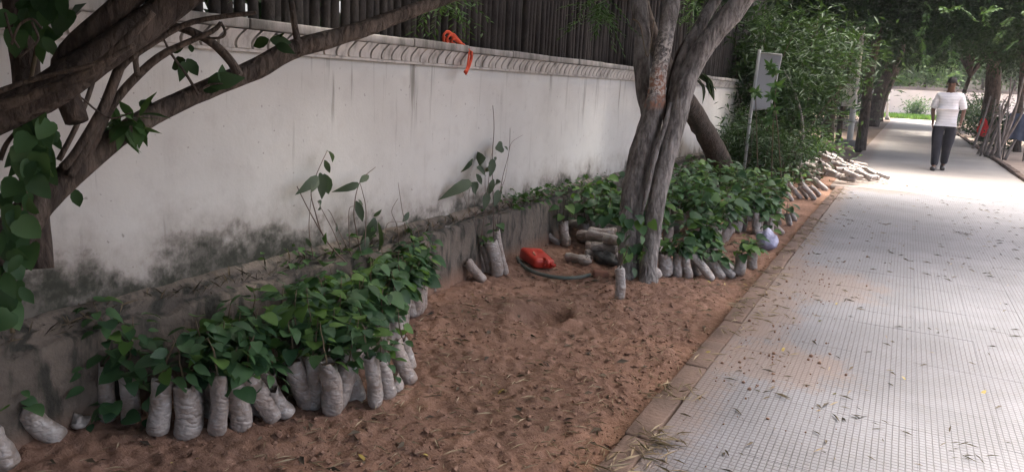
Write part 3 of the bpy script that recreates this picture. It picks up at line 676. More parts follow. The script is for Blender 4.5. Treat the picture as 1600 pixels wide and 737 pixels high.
g = G(945, 412, -.04); o = crumple('plastic_roll', (g.x, g.y, sz(g.x, g.y)), (.13,.05,.05), 'black_film', 'crumpled black plastic film lying behind the twin trunk', 'plastic film', .35); o.rotation_euler = (0,0,R_(-30))
g = G(914, 414, -.04); crumple('plastic_scrap', (g.x, g.y, sz(g.x, g.y)), (.045,.04,.035), 'bag', 'grey scrap of plastic near the hose end', 'plastic scrap', .5)
g = G(126, 690, -.05); crumple('plastic_scrap', (g.x, g.y, sz(g.x, g.y)), (.03,.03,.022), 'bag', 'pale scrap of plastic between the bags in the dark hollow', 'plastic scrap', .5)
g = G(938, 432, -.05); v, f = bevel_box((-.055,-.04,0), (.055,.04,.05), .012, 2)
o = tag(obj('brick', mesh('brick', [q+Vector((.006*mn.noise(q*30), .006*mn.noise(q*31), .004*mn.noise(q*33))) for q in v], f, 'brick'), None, (g.x, g.y, sz(g.x, g.y)-.008)), 'worn reddish brick lying at the end of the hose', 'brick'); o.rotation_euler = (0,.08,.5)
# orange cloth knotted on the coping
e = empty('orange_cloth', onX(712, 72, WX+.03), 'twisted orange cloth hanging over the wall coping', 'cloth')
b_ = MB()
Xc = WX+.03
for pts, r in (([(694,70),(693,56),(700,50),(712,62),(730,78),(736,84)], .013), ([(697,72),(700,58),(708,55),(720,68),(735,80)], .012), ([(704,73),(706,62),(716,64),(728,76),(737,82)], .011), ([(696,66),(704,66),(718,74),(736,80)], .014), ([(702,54),(714,60),(724,70),(737,82)], .009), ([(695,58),(698,68),(712,74),(733,81)], .012)):
    b_.tube([onX(x, y, Xc+random.uniform(-.02,.03)) for x, y in pts], r, 7, .25, 30, sub=4, ell=.6)
b_.obj('bundle', 'red_cloth', e)
b_ = MB()
for pts, r in (([(735,80),(737,90),(734,102),(728,115)], .013), ([(737,82),(735,95),(731,106),(726,112)], .011), ([(733,82),(732,92),(730,104),(727,114)], .010)):
    b_.tube([onX(x, y, WX+.082+.01*k_) for k_, (x, y) in enumerate(pts)], r, 7, .25, 30, sub=4, ell=.6)
b_.obj('tail', 'red_cloth', e)

# litter
def strew(name, n, fn, mt, size, asp, label, lift=.004):
    c = []; d = []
    while len(c) < n:
        q = fn()
        if q is None: continue
        x, y, z = q; c.append((x, y, z+lift)); a = random.uniform(0, 6.28); d.append((math.cos(a), math.sin(a), random.gauss(.04,.10)))
    return tag(leaves(name, c, mt, size, asp, 0, None, .7, d, .5), label, kind='stuff')
def on_soil():
    y = 1.2+6*random.random()**1.6; x = random.uniform(-2.3,-.8); 
    if mn.noise(Vector((x*2.2, y*2.2, 7))) < random.uniform(-.5,.25)-(.35 if x > -1.15 else 0): return None
    return (x, y, soil_z(x, y))
def on_path():
    y = 1.6+13*random.random()**1.5; x = random.uniform(-.7, 1.95)
    if mn.noise(Vector((x*1.6, y*1.1, 17))) < random.uniform(-.55,.3): return None
    return (x, y, .004)
def by_kerb():
    y = 1.6+10*random.random()**1.5; x = -.76+abs(random.gauss(0,.10))
    if mn.noise(Vector((x, y*2.2, 27))) < random.uniform(-.3,.3): return None
    return (x, y, .006)
strew('straw_litter', 2200, on_soil, 'straw', .05, .08, 'dry straw and leaf stalks strewn over the soil', .006)
strew('soil_leaf_litter', 450, on_soil, 'litter', .04, .35, 'brown dry leaf scraps strewn over the soil', .006)
strew('path_litter', 800, on_path, 'litter', .05, .14, 'dark twigs and leaf scraps scattered over the paving')
strew('path_straw', 260, on_path, 'straw', .05, .10, 'pale straw scraps scattered over the paving')
strew('kerb_straw', 420, by_kerb, 'straw', .07, .08, 'dry straw gathered along the kerb', .008)
# two tufts of cut straw on the kerb, one on the path
for px, py, n_ in ((1055,620,40),(1015,690,34),(1500,707,14),(1350,655,9),(1505,367,34)):
    g = G(px, py, .0); c = [(g.x+random.gauss(0,.05), g.y+random.gauss(0,.05), .006+random.random()*.012) for _ in range(n_)]
    a0 = random.uniform(0, 3); d = [(math.cos(a0+random.gauss(0,.8)), math.sin(a0+random.gauss(0,.8)), random.gauss(.08,.12)) for _ in range(n_)]
    tag(leaves('straw_tuft', c, 'straw' if px < 1300 else 'litter', .085 if px < 1300 else .05, .06, 0, None, .5, d, .5), 'small tuft of cut straw left on the paving', kind='stuff')
# yellow leaves, one by one
ym = [leaf_mesh('yellow_leaf', 'leaf_yellow', 'lance', b) for b in (.3, .8)]
for px, py in ((300,722),(262,727),(560,712),(560,655),(612,672),(660,712),(788,610),(1003,578),(1043,525),(1095,512),(735,460),(1303,617),(1110,551),(1085,437),(1105,440),(1131,443),(1160,445),(1225,545),(1408,590),(1540,612),(1572,486),(1308,475),(1285,503),(962,593),(912,705),(1240,498),(668,640)):
    g = G(px, py, -.03); zz = soil_z(g.x, g.y) if g.x < -.79 else .002
    g = G(px, py, zz); onp = g.x > -.79
    o = obj('yellow_leaf', random.choice(ym), None, (g.x, g.y, zz+.008)); o.scale = (random.uniform(.032,.05),)*3; o.rotation_euler = (random.gauss(0,.25), random.gauss(0,.25), random.uniform(0,6.28))
    tag(o, 'small yellow fallen leaf on the paving' if onp else 'small yellow fallen leaf on the soil', 'leaf', 'yellow leaves on the paving' if onp else 'yellow leaves on the soil')
# clods
ic = MB()
import bmesh
bm = bmesh.new(); bmesh.ops.create_icosphere(bm, subdivisions=1, radius=1); bm.verts.index_update()
iv = [q.co.copy() for q in bm.verts]; if_ = [tuple(q.index for q in g_.verts) for g_ in bm.faces]; bm.free()
n = 0
while n < 4200:
    y = 1.3+5.5*random.random()**1.5; x = random.uniform(-2.3,-.80)
    if mn.noise(Vector((x*1.8, y*1.8, 3))) < random.uniform(-.4,.35): continue
    r = min(.017, .0028+random.expovariate(1/.003)); z = soil_z(x, y); s_ = Vector((n*.37, n*.11, 0))
    ic.add([Vector((x, y, z+r*.25))+Vector((q.x, q.y, q.z*.75))*r*(1+.8*mn.noise(q*1.5+s_)) for q in iv], if_); n += 1
tag(ic.obj('soil_clods', 'clod', smooth=False), 'crumbled clods of reddish soil', kind='stuff')
ic = MB()
for n in range(420):
    y = random.choice((random.gauss(3.7,.35), random.gauss(5.5,.6), random.uniform(2,9))); x = random.choice((-.5, -.62, -.4))+random.gauss(0,.16)
    if x < -.67: continue
    r = min(.010, .002+random.expovariate(1/.002)); s_ = Vector((n*.37, n*.11, 0))
    ic.add([Vector((x, y, r*.4))+q*r*(1+.5*mn.noise(q*1.5+s_)) for q in iv], if_)
tag(ic.obj('spilled_soil', 'clod'), 'crumbs of spilled soil on the paving', kind='stuff')

# ================================================================== TREES
def limb(px, d, w, mt, parent, name, sub=5, seg=14, wob=.10, wsc=7):
    """px: image points; d: distance (one or per point); w: width in image units"""
    n = len(px); ds = [d]*n if not hasattr(d, '__len__') else d
    pts = [P(x, y, dd) for (x, y), dd in zip(px, ds)]; rad = [ww*dd/F/2 for ww, dd in zip(w, ds)]
    return MB().tube(pts, rad, seg, wob, wsc, sub=sub).obj(name, mt, parent)
def ext(p, q, k_): return (p[0]+(p[0]-q[0])*k_, p[1]+(p[1]-q[1])*k_)
def crown(parent, name, c, r, n, ncl, mt, size, asp=.45, spread=.28, shell=.3, droop=.4, root=None, limbs=8, bmt='bark_dark', lr=.05):
    pts, cc = cloud(n, ncl, c, r, spread, shell); o = leaves(name, pts, mt, size, asp, droop, parent)
    if root is not None and limbs:
        b_ = MB(); root = Vector(root)
        for q in cc[:limbs]:
            q = Vector(q); m1 = root.lerp(q, .4)+Vector((random.gauss(0,.12), random.gauss(0,.12), .12)); m2 = root.lerp(q, .75)+Vector((random.gauss(0,.1), random.gauss(0,.1), .08))
            b_.tube([root, m1, m2, q], [lr, lr*.65, lr*.4, lr*.12], 6, .1, 5, sub=3)
        b_.obj('branches', bmt, parent)
    return o

# --- twin-stemmed tree in the middle
g0 = G(1003, 442, -.05); D0 = depth(g0)
tree = empty('twin_trunk_tree', g0, 'grey barked tree with two fused stems and a peeling patch, standing in the dug soil', 'tree')
limb([(1012,452),(1013,425),(1017,380),(1029,300),(1044,240),(1060,180),(1068,140),(1082,105),(1105,68),(1138,28),(1172,-14),(1240,-90)], [D0-.05]*6+[D0-.06,D0-.06,D0-.1,D0-.15,D0-.2,D0-.3], [38,30,27,28,29,31,33,33,32,33,33,28], 'bark', tree, 'pale_stem', seg=18, wob=.13)
limb([(984,450),(982,420),(983,360),(992,290),(1006,225),(1021,175),(1026,150),(1030,110),(1040,60),(1047,10),(1052,-40),(1060,-140)], [D0+.05]*4+[D0+.03,D0]+[D0-.02]*6, [42,36,36,38,37,33,27,25,26,28,28,22], 'bark_peel', tree, 'peeling_stem', seg=18, wob=.12)
limb([(1018,215),(1013,175),(1006,140),(1003,100),(1003,55),(999,0),(996,-60),(985,-160)], [D0+.08,D0+.1,D0+.12,D0+.13,D0+.15,D0+.17,D0+.2,D0+.3], [18,24,25,25,26,25,24,16], 'bark', tree, 'left_limb', seg=14)
limb([(1050,200),(1056,150),(1062,115),(1075,75),(1100,30),(1125,-10),(1170,-80)], [D0+.02]*3+[D0,D0-.02,D0,D0+.1], [20,24,22,19,18,18,14], 'bark', tree, 'inner_limb', seg=14)
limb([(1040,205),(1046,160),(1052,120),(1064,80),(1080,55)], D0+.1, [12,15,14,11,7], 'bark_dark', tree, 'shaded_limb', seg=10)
limb([(1004,330),(1013,290),(1024,240),(1038,200),(1048,160)], D0-.085, [5,9,9,9,6], 'bark', tree, 'ridge', seg=8, wob=.3, wsc=20)
limb([(988,30),(1000,40),(1012,90),(1022,30)], D0-.2, [2,2,2,1.5], 'stem', tree, 'twig', seg=5)
root = P(1120,-10, D0)
crown(tree, 'crown', (-.8, 5.4, 4.6), (2.7, 2.6, .9), 20000, 90, 'leaf_dark', .13, .5, .30, .1, .3, P(1050,-120,D0), 12)
crown(tree, 'crown', (.7, 9.8, 4.9), (3.2, 3.3, 1.0), 23000, 110, 'leaf_dark', .13, .5, .30, .2, .3, P(1120,-120,D0), 16)  # second crown added out of view to shade the path
# leaves sprouting low on the trunk and dark dead leaves at the fork
for px, py, k_ in ((985,335,5),(965,352,4),(988,385,5),(990,400,4),(1000,350,4),(975,340,4),(992,365,4)):
    for _ in range(k_): put_leaf(random.choice(HEARTB+HEART), tree, P(px+random.gauss(0,10), py+random.gauss(0,9), D0-.13), (random.gauss(.2,.6), random.gauss(-.6,.4), -.6), .075)
for i in range(14):
    put_leaf(random.choice(WILT), tree, P(1085+random.uniform(-6,20), 122+random.uniform(-8,8), D0+.15), (random.gauss(.8,.3), random.gauss(.3,.3), -.7), .13)
# --- leaning tree behind it by the wall
gb = onX(1128, 272, -2.2); gb.z = -.06; Db = depth(gb)
t2 = empty('leaning_tree', gb, 'dark brown tree trunk leaning over the wall behind the twin trunk', 'tree')
lp = [gb-Vector((0,0,.05))]+[onX(x, y, X) for x, y, X in ((1128,262,-2.2),(1112,226,-2.2),(1096,196,-2.2),(1080,170,-2.2),(1062,143,-2.22),(1038,100,-2.26),(1016,50,-2.3),(1000,-10,-2.4),(985,-70,-2.5))]
MB().tube(lp, [w_*depth(q)/F/2 for w_, q in zip((44,38,33,32,31,30,27,24,20,14), lp)], 14, .12, 6, sub=4).obj('trunk', 'bark_dark', t2)
limb([(1085,163),(1068,172),(1060,190)], depth(lp[4])-.05, [18,14,9], 'bark_leaning', t2, 'stub', seg=8)
crown(t2, 'crown', (-3.2, 10.5, 3.3), (1.3, 3.2, 1.2), 14000, 60, 'leaf_dark', .16, .55, .33, .2, .3, lp[-2], 10)
crown(t2, 'crown', (-3.1, 15.0, 4.7), (1.7, 3.4, .9), 20000, 90, 'leaf_dark', .17, .5, .33, .1, .3, lp[-1], 8)  # extra crown added overhead to darken the thicket

# --- branched tree at the left, in front of the wall
gl = Vector((-2.05, .75, -.06))
t3 = empty('branched_tree', gl, 'dark tree with long low branches reaching across the wall', 'tree')
b_ = MB().tube([gl, gl+Vector((-.02,.03,.35)), P(-90,470,1.95), P(-10,400,2.02), P(55,325,2.1), P(110,272,2.15), P(200,202,2.25), P(300,150,2.35), P(400,108,2.45), P(452,80,2.5), P(560,48,2.6), P(680,4,2.75), P(800,-40,2.9)], [.085,.08,.07,.060,.045,.037,.032,.030,.033,.031,.028,.023,.015], 14, .12, 9, sub=5); b_.obj('low_branch', 'bark_leaning', t3)
b_ = MB().tube([gl+Vector((-.05,0,0)), gl+Vector((-.12,.1,.6)), P(-120,240,1.9), P(-30,190,1.9), P(60,150,1.92), P(150,92,1.95), P(250,22,2.0), P(340,-50,2.05), P(430,-150,2.1)], [.10,.09,.062,.050,.047,.044,.040,.036,.025], 14, .12, 8, sub=5); b_.obj('thick_limb', 'bark_dark', t3)
limb([(-40,178),(20,160),(80,138),(130,117),(160,100),(190,72),(215,45),(240,20)], 1.80, [22,20,18,17,17,15,14,10], 'bark_leaning', t3, 'vine', seg=8, wob=.2)
limb([(-20,150),(40,128),(100,112),(150,100),(210,70)], 1.79, [9,9,8,8,6], 'bark_leaning', t3, 'vine', seg=7, wob=.2)
limb([(60,420),(52,300),(48,220),(44,150),(36,70),(28,0),(22,-60)], 2.22, [44,40,38,40,44,46,46], 'bark_dark', t3, 'upright_stem', seg=12)
limb([(120,190),(100,100),(180,20),(240,-40)], 1.98, [34,40,40,34], 'bark_dark', t3, 'limb', seg=10)
for px, w_, dd in (([(108,275),(130,235),(160,175),(185,110),(205,60)], [17,16,16,15,13], 2.12), ([(98,262),(120,235),(165,160),(190,105),(235,70),(300,35),(400,20)], [14,12,12,11,10,9,6], 2.1),
    ([(120,270),(150,215),(175,165),(215,118),(260,82),(330,50),(345,35)], [14,14,13,13,11,8,5], 2.16), ([(92,250),(118,200),(138,150),(152,105)], [9,8,7,6], 2.05), ([(372,118),(362,98),(335,70),(300,50),(260,38),(222,34)], [17,15,14,14,13,12], 2.36),
    ([(310,148),(290,115),(268,85),(255,60)], [5,4,4,3], 2.3), ([(215,118),(212,90),(222,70)], [9,9,7], 2.14), ([(310,142),(330,132),(348,131)], [4,4,2], 2.3), ([(100,135),(130,155),(150,172),(175,185),(205,176)], [3,3,3,3,2], 2.0),
    ([(470,85),(462,50),(455,0)], [14,11,8], 2.5), ([(345,35),(352,52),(340,60),(300,58)], [4,4,4,3], 2.2), ([(0,250),(10,225),(30,200)], [8,7,5], 2.0), ([(18,70),(30,40),(50,30),(65,45)], [4,4,4,3], 1.9), ([(8,20),(18,55),(30,75)], [4,4,3], 1.9), ([(50,35),(60,60),(48,75),(30,90)], [4,4,4,3], 1.9)):
    limb(px, dd, w_, 'bark_leaning', t3, 'branch', sub=4, seg=8)
DL = [leaf_mesh('dark_oval_leaf', 'leaf_dark', 'oval', b) for b in (.2, .5)]
for x, y, a, ln in ((300,82,100,14),(290,95,200,26),(292,92,-55,30),(288,96,-95,24),(345,128,80,24),(420,62,200,26),(422,62,-10,30),(432,70,-20,20),(325,130,10,40),(318,142,20,30),(440,58,120,14),(270,82,30,16),(222,170,60,20),(115,295,-70,28),(230,190,-120,34)):
    q = P(x, y, 2.32); q2 = P(x+math.cos(R_(a))*ln, y-math.sin(R_(a))*ln, 2.32+random.uniform(-.02,.04)); put_leaf(random.choice(DL), t3, q, q2-q, (q2-q).length*1.15, up=(.9,-.6,.2))
for i in range(26):   # narrow drooping tuft on the branch
    q = P(195+random.uniform(-18,25), 190+random.uniform(-10,12), 2.2); put_leaf(random.choice(LANCE), t3, q, (random.gauss(.1,.4), random.gauss(.1,.4), random.gauss(-.3,.5)), .085)
# ivy climbing the left stems
ivy = empty('ivy', P(40,420,2.1), 'broad leaved green ivy climbing the branched tree', 'ivy')
MB().tube([P(20,520,2.0), P(10,440,2.02), P(35,330,2.05), P(48,240,2.1), P(42,170,2.12), P(60,60,2.1)], [.006]*6, 6, sub=4).obj('stem', 'stem', ivy)
for i in range(120):
    u = random.random(); px = [(8,440),(20,380),(30,320),(45,260),(55,215),(70,200),(35,30),(80,8)]; k_ = random.choice([0,0,1,1,2,3,3,4,4,5,6,7]); x, y = px[k_]
    put_leaf(random.choice(HEART), ivy, P(x+random.gauss(0,13), y+random.gauss(0,20), random.uniform(1.92,2.06)), (random.gauss(.3,.5), random.gauss(-.4,.4), -.8), random.uniform(.045,.075), up=(.6,-.8,.3))
crown(t3, 'crown', (-1.7, 1.1, 2.9), (1.5, 2.0, .6), 44000, 140, 'leaf_dark', .13, .5, .30, .15, .3, P(330,-60,2.05), 16)
crown(t3, 'crown', (-.8, 1.8, 3.95), (2.1, 1.9, .75), 19000, 100, 'leaf_dark', .14, .5, .32, .1, .3, P(430,-150,2.1), 12)  # extra crown added above the view to dim soil and near path
crown(t3, 'added_low_crown', (-1.5, -.15, 1.75), (.9, .42, .8), 9000, 60, 'leaf_dark', .10, .5, .12, .2, .3, gl+Vector((-.12,.1,.6)), 6)  # foliage added just outside the view to block light on the left wall
crown(t3, 'crown', (-1.4, -1.9, 2.7), (2.4, 1.4, 1.5), 20000, 70, 'leaf_dark', .13, .5, .30, .15, .3, P(-100,100,1.9), 8)  # crown added behind the camera to darken the left side

bt = empty('added_shade_tree', (3.4, -3.4, -.3), 'leafy tree added out of view to shade the left wall and near path', 'tree')  # unseen tree, its crowns added to darken left wall and near path
MB().tube([(3.4,-3.4,-.35),(3.2,-3.3,1.2),(2.6,-3.0,2.6)], [.16,.13,.09], 10, .1, 4, sub=3).obj('trunk', 'bark_leaning', bt)
crown(bt, 'crown', (.9, -2.7, 3.5), (2.6, 1.7, 1.3), 26000, 100, 'leaf_dark', .15, .5, .34, .15, .3, (2.6,-3.0,2.6), 12)
crown(bt, 'crown', (2.5, .1, 3.3), (1.4, 1.8, 1.0), 16000, 70, 'leaf_dark', .15, .5, .34, .15, .3, (2.6,-3.0,2.6), 8)

# --- green sprays hanging before the fence
def spray(parent, a, b, n, mt, ln, sag=.05):
    a, b = Vector(a), Vector(b); c = []; d = []; ax = (b-a); s_ = ax.cross(Vector((0,0,1))).normalized()
    for i in range(n):
        u = (i+.5)/n; q = a+ax*u-Vector((0,0,sag*u*u)); sg = 1 if i % 2 else -1
        c.append(q); d.append(s_*sg*.9+ax.normalized()*.55+Vector((0,0,random.uniform(-.3,.1))))
    return c, d
hs = empty('hanging_foliage', P(930,-40,6), 'bright narrow-leaved sprays hanging before the dark fence', 'foliage')
C_, D_ = [], []
for cx_, cy_, sx, sy, k_, dd in ((940,20,22,22,34,5.6), (690,5,45,10,26,4.4), (1090,20,25,25,20,7), (1210,30,40,25,26,8.5)):
    for _ in range(k_):
        a = P(cx_+random.gauss(0,sx*.5), cy_-12+random.gauss(0,sy*.5), dd+random.gauss(0,.2)); b = a+Vector((random.gauss(0,.14), random.gauss(0,.14), random.uniform(-.2,.02)))
        c, d = spray(hs, a, b, 14, 'leaf_mid', .05); C_ += c; D_ += d
leaves('foliage', C_, 'leaf_mid', .055, .22, 0, hs, .3, D_)

# --- trees lining the path further on
def path_tree(name, label, base, pts, rad, cc, cr, n, mt, size, asp=.35, grp=None, bm_='bark_leaning', ncl=60, droop=.5, spread=.36):
    e = empty(name, base, label, 'tree', grp)
    MB().tube([Vector(base)]+[Vector(q) for q in pts], rad, 12, .10, 4, sub=4).obj('trunk', bm_, e)
    crown(e, 'crown', cc, cr, int(n*1.5), ncl, mt, size, asp, spread, .15, droop, pts[-1], 12, bm_, rad[-1]*.8)
    crown(e, 'added_upper_crown', (cc[0], cc[1], cc[2]+cr[2]+.9), (cr[0]*1.25, cr[1]*1.15, 1.5), int(n*1.2), ncl, mt, size*1.9, .5, .45, .1, .2, None, 0)  # leaf roof added on top to shade the foliage below
    return e
GT = 'trees lining the path'
def pt(x, y, Y): return onY(x, y, Y)
def ptree(label, base_px, Y, pix, wpx, cc, cr, n, mt, size, **k_):
    b = onY(*base_px, Y); b.z = -.06; pts = [onY(x, y, Y) for x, y in pix]; dd = depth(b)
    return path_tree('path_tree', label, b, pts, [q*dd/F/2 for q in wpx], cc, cr, n, mt, size, grp=GT, **k_)
ptree('pale trunked tree just behind the white lamp pole', (1344,234), 21.2, [(1350,190),(1357,130),(1368,70),(1385,10)], [18,15,14,13,10], (-.6, 20.5, 4.4), (2.4, 2.2, 1.5), 17000, 'leaf_dark', .13)
ptree('grey trunk standing between the thicket and the white lamp pole', (1292,218), 25.5, [(1297,180),(1308,130),(1318,70)], [22,17,15,12], (-2.6, 24.5, 4.2), (2.4, 2.6, 2.0), 14000, 'leaf_dark', .15)
ptree('slim brown trunk next to the thicket, a boxed white sign beside it', (1309,222), 24.0, [(1314,185),(1322,140),(1330,80)], [9,8,7,5], (-3.4, 25.5, 4.0), (1.6, 1.6, 1.0), 7000, 'leaf_dark', .14)
ptree('dark leaning tree at the far left edge of the tunnel of trees', (1362,190), 42, [(1368,165),(1378,135),(1392,110)], [24,20,17,14], (-1.4, 38, 4.3), (2.8, 5.0, 1.7), 15000, 'leaf_dark', .18)
ptree('farthest dark tree at the left mouth of the tunnel', (1372,187), 52, [(1376,165),(1388,135),(1400,112)], [16,14,12,10], (-1.2, 51, 5.0), (3.4, 6, 1.9), 14000, 'leaf_dark', .2)
ptree('dark trunk on the right verge beside the red plastic scrap', (1541,214), 33, [(1545,180),(1551,140),(1552,100)], [28,23,22,20], (2.6, 31, 4.3), (2.8, 4.5, 1.9), 17000, 'leaf_dark', .16)
ptree('thin trunk leaning left on the right verge', (1490,200), 47, [(1497,175),(1508,140),(1516,120)], [7,6,6,5], (2.2, 46, 5.0), (3.2, 6, 1.9), 14000, 'leaf_dark', .2)
ptree('slender tree on the right verge behind the leaning sticks', (1590,232), 27, [(1592,190),(1596,140),(1600,80)], [12,10,9,8], (3.6, 25.5, 4.4), (2.2, 3.2, 2.0), 14000, 'leaf_dark', .15)
# trees outside the right verge that roof the place; those behind the fence added to block sky light
for lab, x, y, h, r in (('tree beyond the right verge shading the walkway', 5.2, 30, 5, (2.6,4,1.8)), ('tall tree behind the wall end', -5.2, 20, 4.5, (2.4,4,2.4)), ('added tall tree behind the dark fence', -5.0, 11, 4.6, (1.8,4,2.2)), ('added tall tree behind the fence next to the branched tree', -5.0, 3, 4.6, (1.8,4,2.2)), ('tree behind the left verge bushes', -5.5, 32, 5, (3,6,2.6)), ('tree far behind the left verge bushes', -5.5, 46, 5, (3,7,2.8)), ('tree far beyond the right verge', 6, 46, 5, (3,7,2.5))):
    path_tree('path_tree', lab, (x, y, -.14), [(x+.1,y,2), (x,y+.1,h-.8)], [.22,.18,.12], (x, y, h), r, 9000, 'leaf_dark', .24, .5, GT)
# low boughs with lighter compound leaves over the path
bo = empty('low_bough_tree', (3.3, 18.5, -.06), 'tree outside the right verge whose light feathery boughs hang over the path', 'tree', GT)
MB().tube([(3.6,19,-.06),(3.5,19,1.2),(3.1,18.8,2.7),(2.2,18.6,3.8),(.6,18.2,4.1),(-.8,17.6,4.2)], [.15,.13,.11,.08,.05,.02], 10, .1, 4, sub=4).obj('trunk', 'bark_leaning', bo)
crown(bo, 'crown', (1.2, 20.4, 3.75), (3.4, 2.0, 1.35), 34000, 120, 'leaf_dark', .13, .35, .32, .1, .5, (2.2,18.6,3.8), 10, 'bark_leaning', .04)
crown(bo, 'added_upper_crown', (1.0, 20.2, 6.0), (4.2, 3.2, 1.3), 16000, 70, 'leaf_dark', .26, .5, .4, .1, .2, None, 0)  # added layer that keeps sun off the crown below
C_, D_ = [], []
for x, y, k_, Y, sx, sy in ((1350,55,5,17.5,16,26), (1375,85,4,17.5,12,15), (1440,75,6,17,18,16), (1470,85,5,17,15,12), (1465,25,4,17,18,12), (1555,15,6,16,25,8), (1585,55,3,16.5,12,15), (1500,100,3,18,20,6)):
    for _ in range(k_):
        a = onY(x+random.gauss(0,sx), y-8+random.gauss(0,sy), Y+random.gauss(0,.35)); b = a+Vector((random.gauss(0,.22), random.gauss(-.1,.18), random.uniform(-.24,0)))
        c, d = spray(bo, a, b, 22, 'leaf_mid', .07, .08); C_ += c; D_ += d
leaves('feathery_leaves', C_, 'leaf_mid', .085, .3, 0, bo, .3, D_)

# --- narrow-leaved thicket past the leaning tree
def shrub(label, x, y, h, w_, n, mt, size, asp, stems=6, z0=.25, grp='narrow-leaved shrubs at the wall end'):
    e = empty('shrub', (x, y, -.06), label, 'shrub', grp); b_ = MB(); pts = []
    for i in range(stems):
        a = random.uniform(0,6.28); q = Vector((x+math.cos(a)*.08, y+math.sin(a)*.08, -.06)); l = [q.copy()]; d = Vector((math.cos(a)*.3, math.sin(a)*.3, 1))
        for k_ in range(5):
            q = q+d.normalized()*h/5*random.uniform(.85,1.1); l.append(q.copy()); d += Vector((random.gauss(0,.16), random.gauss(0,.16), 0))
        MB_r = [.022,.02,.016,.013,.009,.004]; s_ = random.uniform(.6,1.2); b_.tube(l, [r*s_ for r in MB_r], 6, .1, 9, sub=3); pts.append(l)
    b_.obj('stems', 'bark_leaning', e); C_ = []
    for _ in range(n):
        l = random.choice(pts); u = z0+(1-z0)*random.random()**.7; k_ = u*5; j = min(int(k_), 4); q = l[j].lerp(l[j+1], k_-j)
        C_.append(q+Vector((random.gauss(0,w_), random.gauss(0,w_), random.gauss(0,w_*.8))))
    leaves('foliage', C_, mt, size, asp, .1, e)
    return e
shrub('tall narrow-leaved shrub at the wall end behind the sign board', -2.25, 13.6, 2.6, .30, 3400, 'leaf_dark', .17, .2, 8)
shrub('narrow-leaved shrub with many thin stems in front of the wall end', -1.75, 13.3, 2.5, .30, 3400, 'leaf_dark', .16, .2, 9)
shrub('narrow-leaved shrub nearest the path in the thicket', -2.25, 14.9, 2.9, .24, 3600, 'leaf_dark', .17, .2, 9)
shrub('shaded narrow-leaved shrub between the thicket and the pole', -2.9, 17.9, 3.1, .40, 3200, 'leaf_dark', .18, .15, 8)
shrub('dense dark shrub filling the gap behind the thicket', -3.9, 20.5, 3.4, .5, 4200, 'leaf_dark', .18, .25, 8)
shrub('low green oleander-like bush around the sign pole', -1.95, 11.3, .85, .20, 1700, 'leaf_dark', .13, .16, 8, .2)
shrub('low green bush against the leaning trunk foot', -2.25, 12.4, .95, .24, 1500, 'leaf_mid', .13, .17, 8, .2)
shrub('low leafy bush on the kerb side of the sign pole', -1.55, 11.9, .8, .20, 1500, 'leaf_dark', .12, .18, 8, .2)
shrub('low pale green bush behind the heap of bags', -1.55, 15.6, .55, .22, 1200, 'leaf_bright', .10, .5, 7, .3)
# slim bare stem rising out of the bags
e = empty('young_tree', G(1243,283,-.05), 'slim young tree with bare pale stem rising from the bags', 'tree')
Yt = G(1243,283,-.05).y
MB().tube([onY(x, y, Yt) for x, y in ((1243,284),(1250,250),(1254,215),(1252,180),(1240,140),(1225,110))], [.034,.03,.026,.022,.018,.01], 8, .12, 8, sub=4).obj('trunk', 'bark', e)
MB().tube([onY(x, y, Yt) for x, y in ((1213,303),(1222,270),(1238,240),(1243,205))], [.018,.016,.014,.008], 7, .12, 8, sub=4).obj('side_stem', 'bark', e)
C_ = [onY(random.gauss(1235,20), random.gauss(140,22), Yt+random.gauss(0,.25)) for _ in range(900)]
leaves('foliage', C_, 'leaf_dark', .15, .15, .2, e)
# a few sharp narrow tufts before the sign board
e = empty('pointed_shoots', G(1210,300,-.05), 'slender shoots with star-like pointed leaf tufts before the board', 'shrub'); Ys = 10.35
b_ = MB()
for tips in ([(1205,298),(1208,200),(1212,140),(1213,110)], [(1185,298),(1183,230),(1181,160),(1181,145)], [(1222,298),(1216,210),(1209,150)]): b_.tube([onY(x, y, Ys) for x, y in tips], [.010,.008,.006,.003], 5, sub=3)
b_.obj('stems', 'stem', e)
for x, y in ((1203,103),(1210,113),(1181,144),(1213,135),(1206,150),(1207,172),(1201,190)):
    for k_ in range(11):
        a = R_(k_*33+random.uniform(-10,10)); ln = random.uniform(9,16); q = onY(x, y, Ys); q2 = onY(x+math.cos(a)*ln, y-math.sin(a)*ln*.8, Ys+random.gauss(0,.06)); put_leaf(random.choice(LANCE), e, q, q2-q, (q2-q).length, up=(.2,-1,.3))

# ================================================================== SIGN BOARD, LAMP POLE
gs = G(1160, 294, -.05); YS = gs.y
e = empty('sign_board', gs, 'blank grey-white board fixed to a leaning steel pole at the wall end', 'sign')
a, b, c, d = (onY(*q, YS) for q in ((1187,83),(1222,86),(1205,168),(1172,173)))
th = Vector((0,.03,0)); b_ = MB().add([a,b,c,d,a+th,b+th,c+th,d+th], [(3,2,1,0),(4,5,6,7),(0,1,5,4),(1,2,6,5),(2,3,7,6),(3,0,4,7)]); b_.obj('board', 'board', e, smooth=False)
MB().tube([onY(1159,297,YS-.02), onY(1172,185,YS-.02), onY(1187,78,YS-.02)], .022, 10).obj('pole', 'galv', e)
b_ = MB()
for s0, s1 in ((a,b),(d,c)): b_.tube([s0+Vector((0,-.012,0)), s1+Vector((0,-.012,0))], .012, 6)
b_.obj('frame', 'galv', e)
gp = G(1327, 222, 0.05); e = empty('lamp_pole', gp, 'white tubular lamp pole leaning a little on a concrete block', 'lamp pole'); YP = gp.y
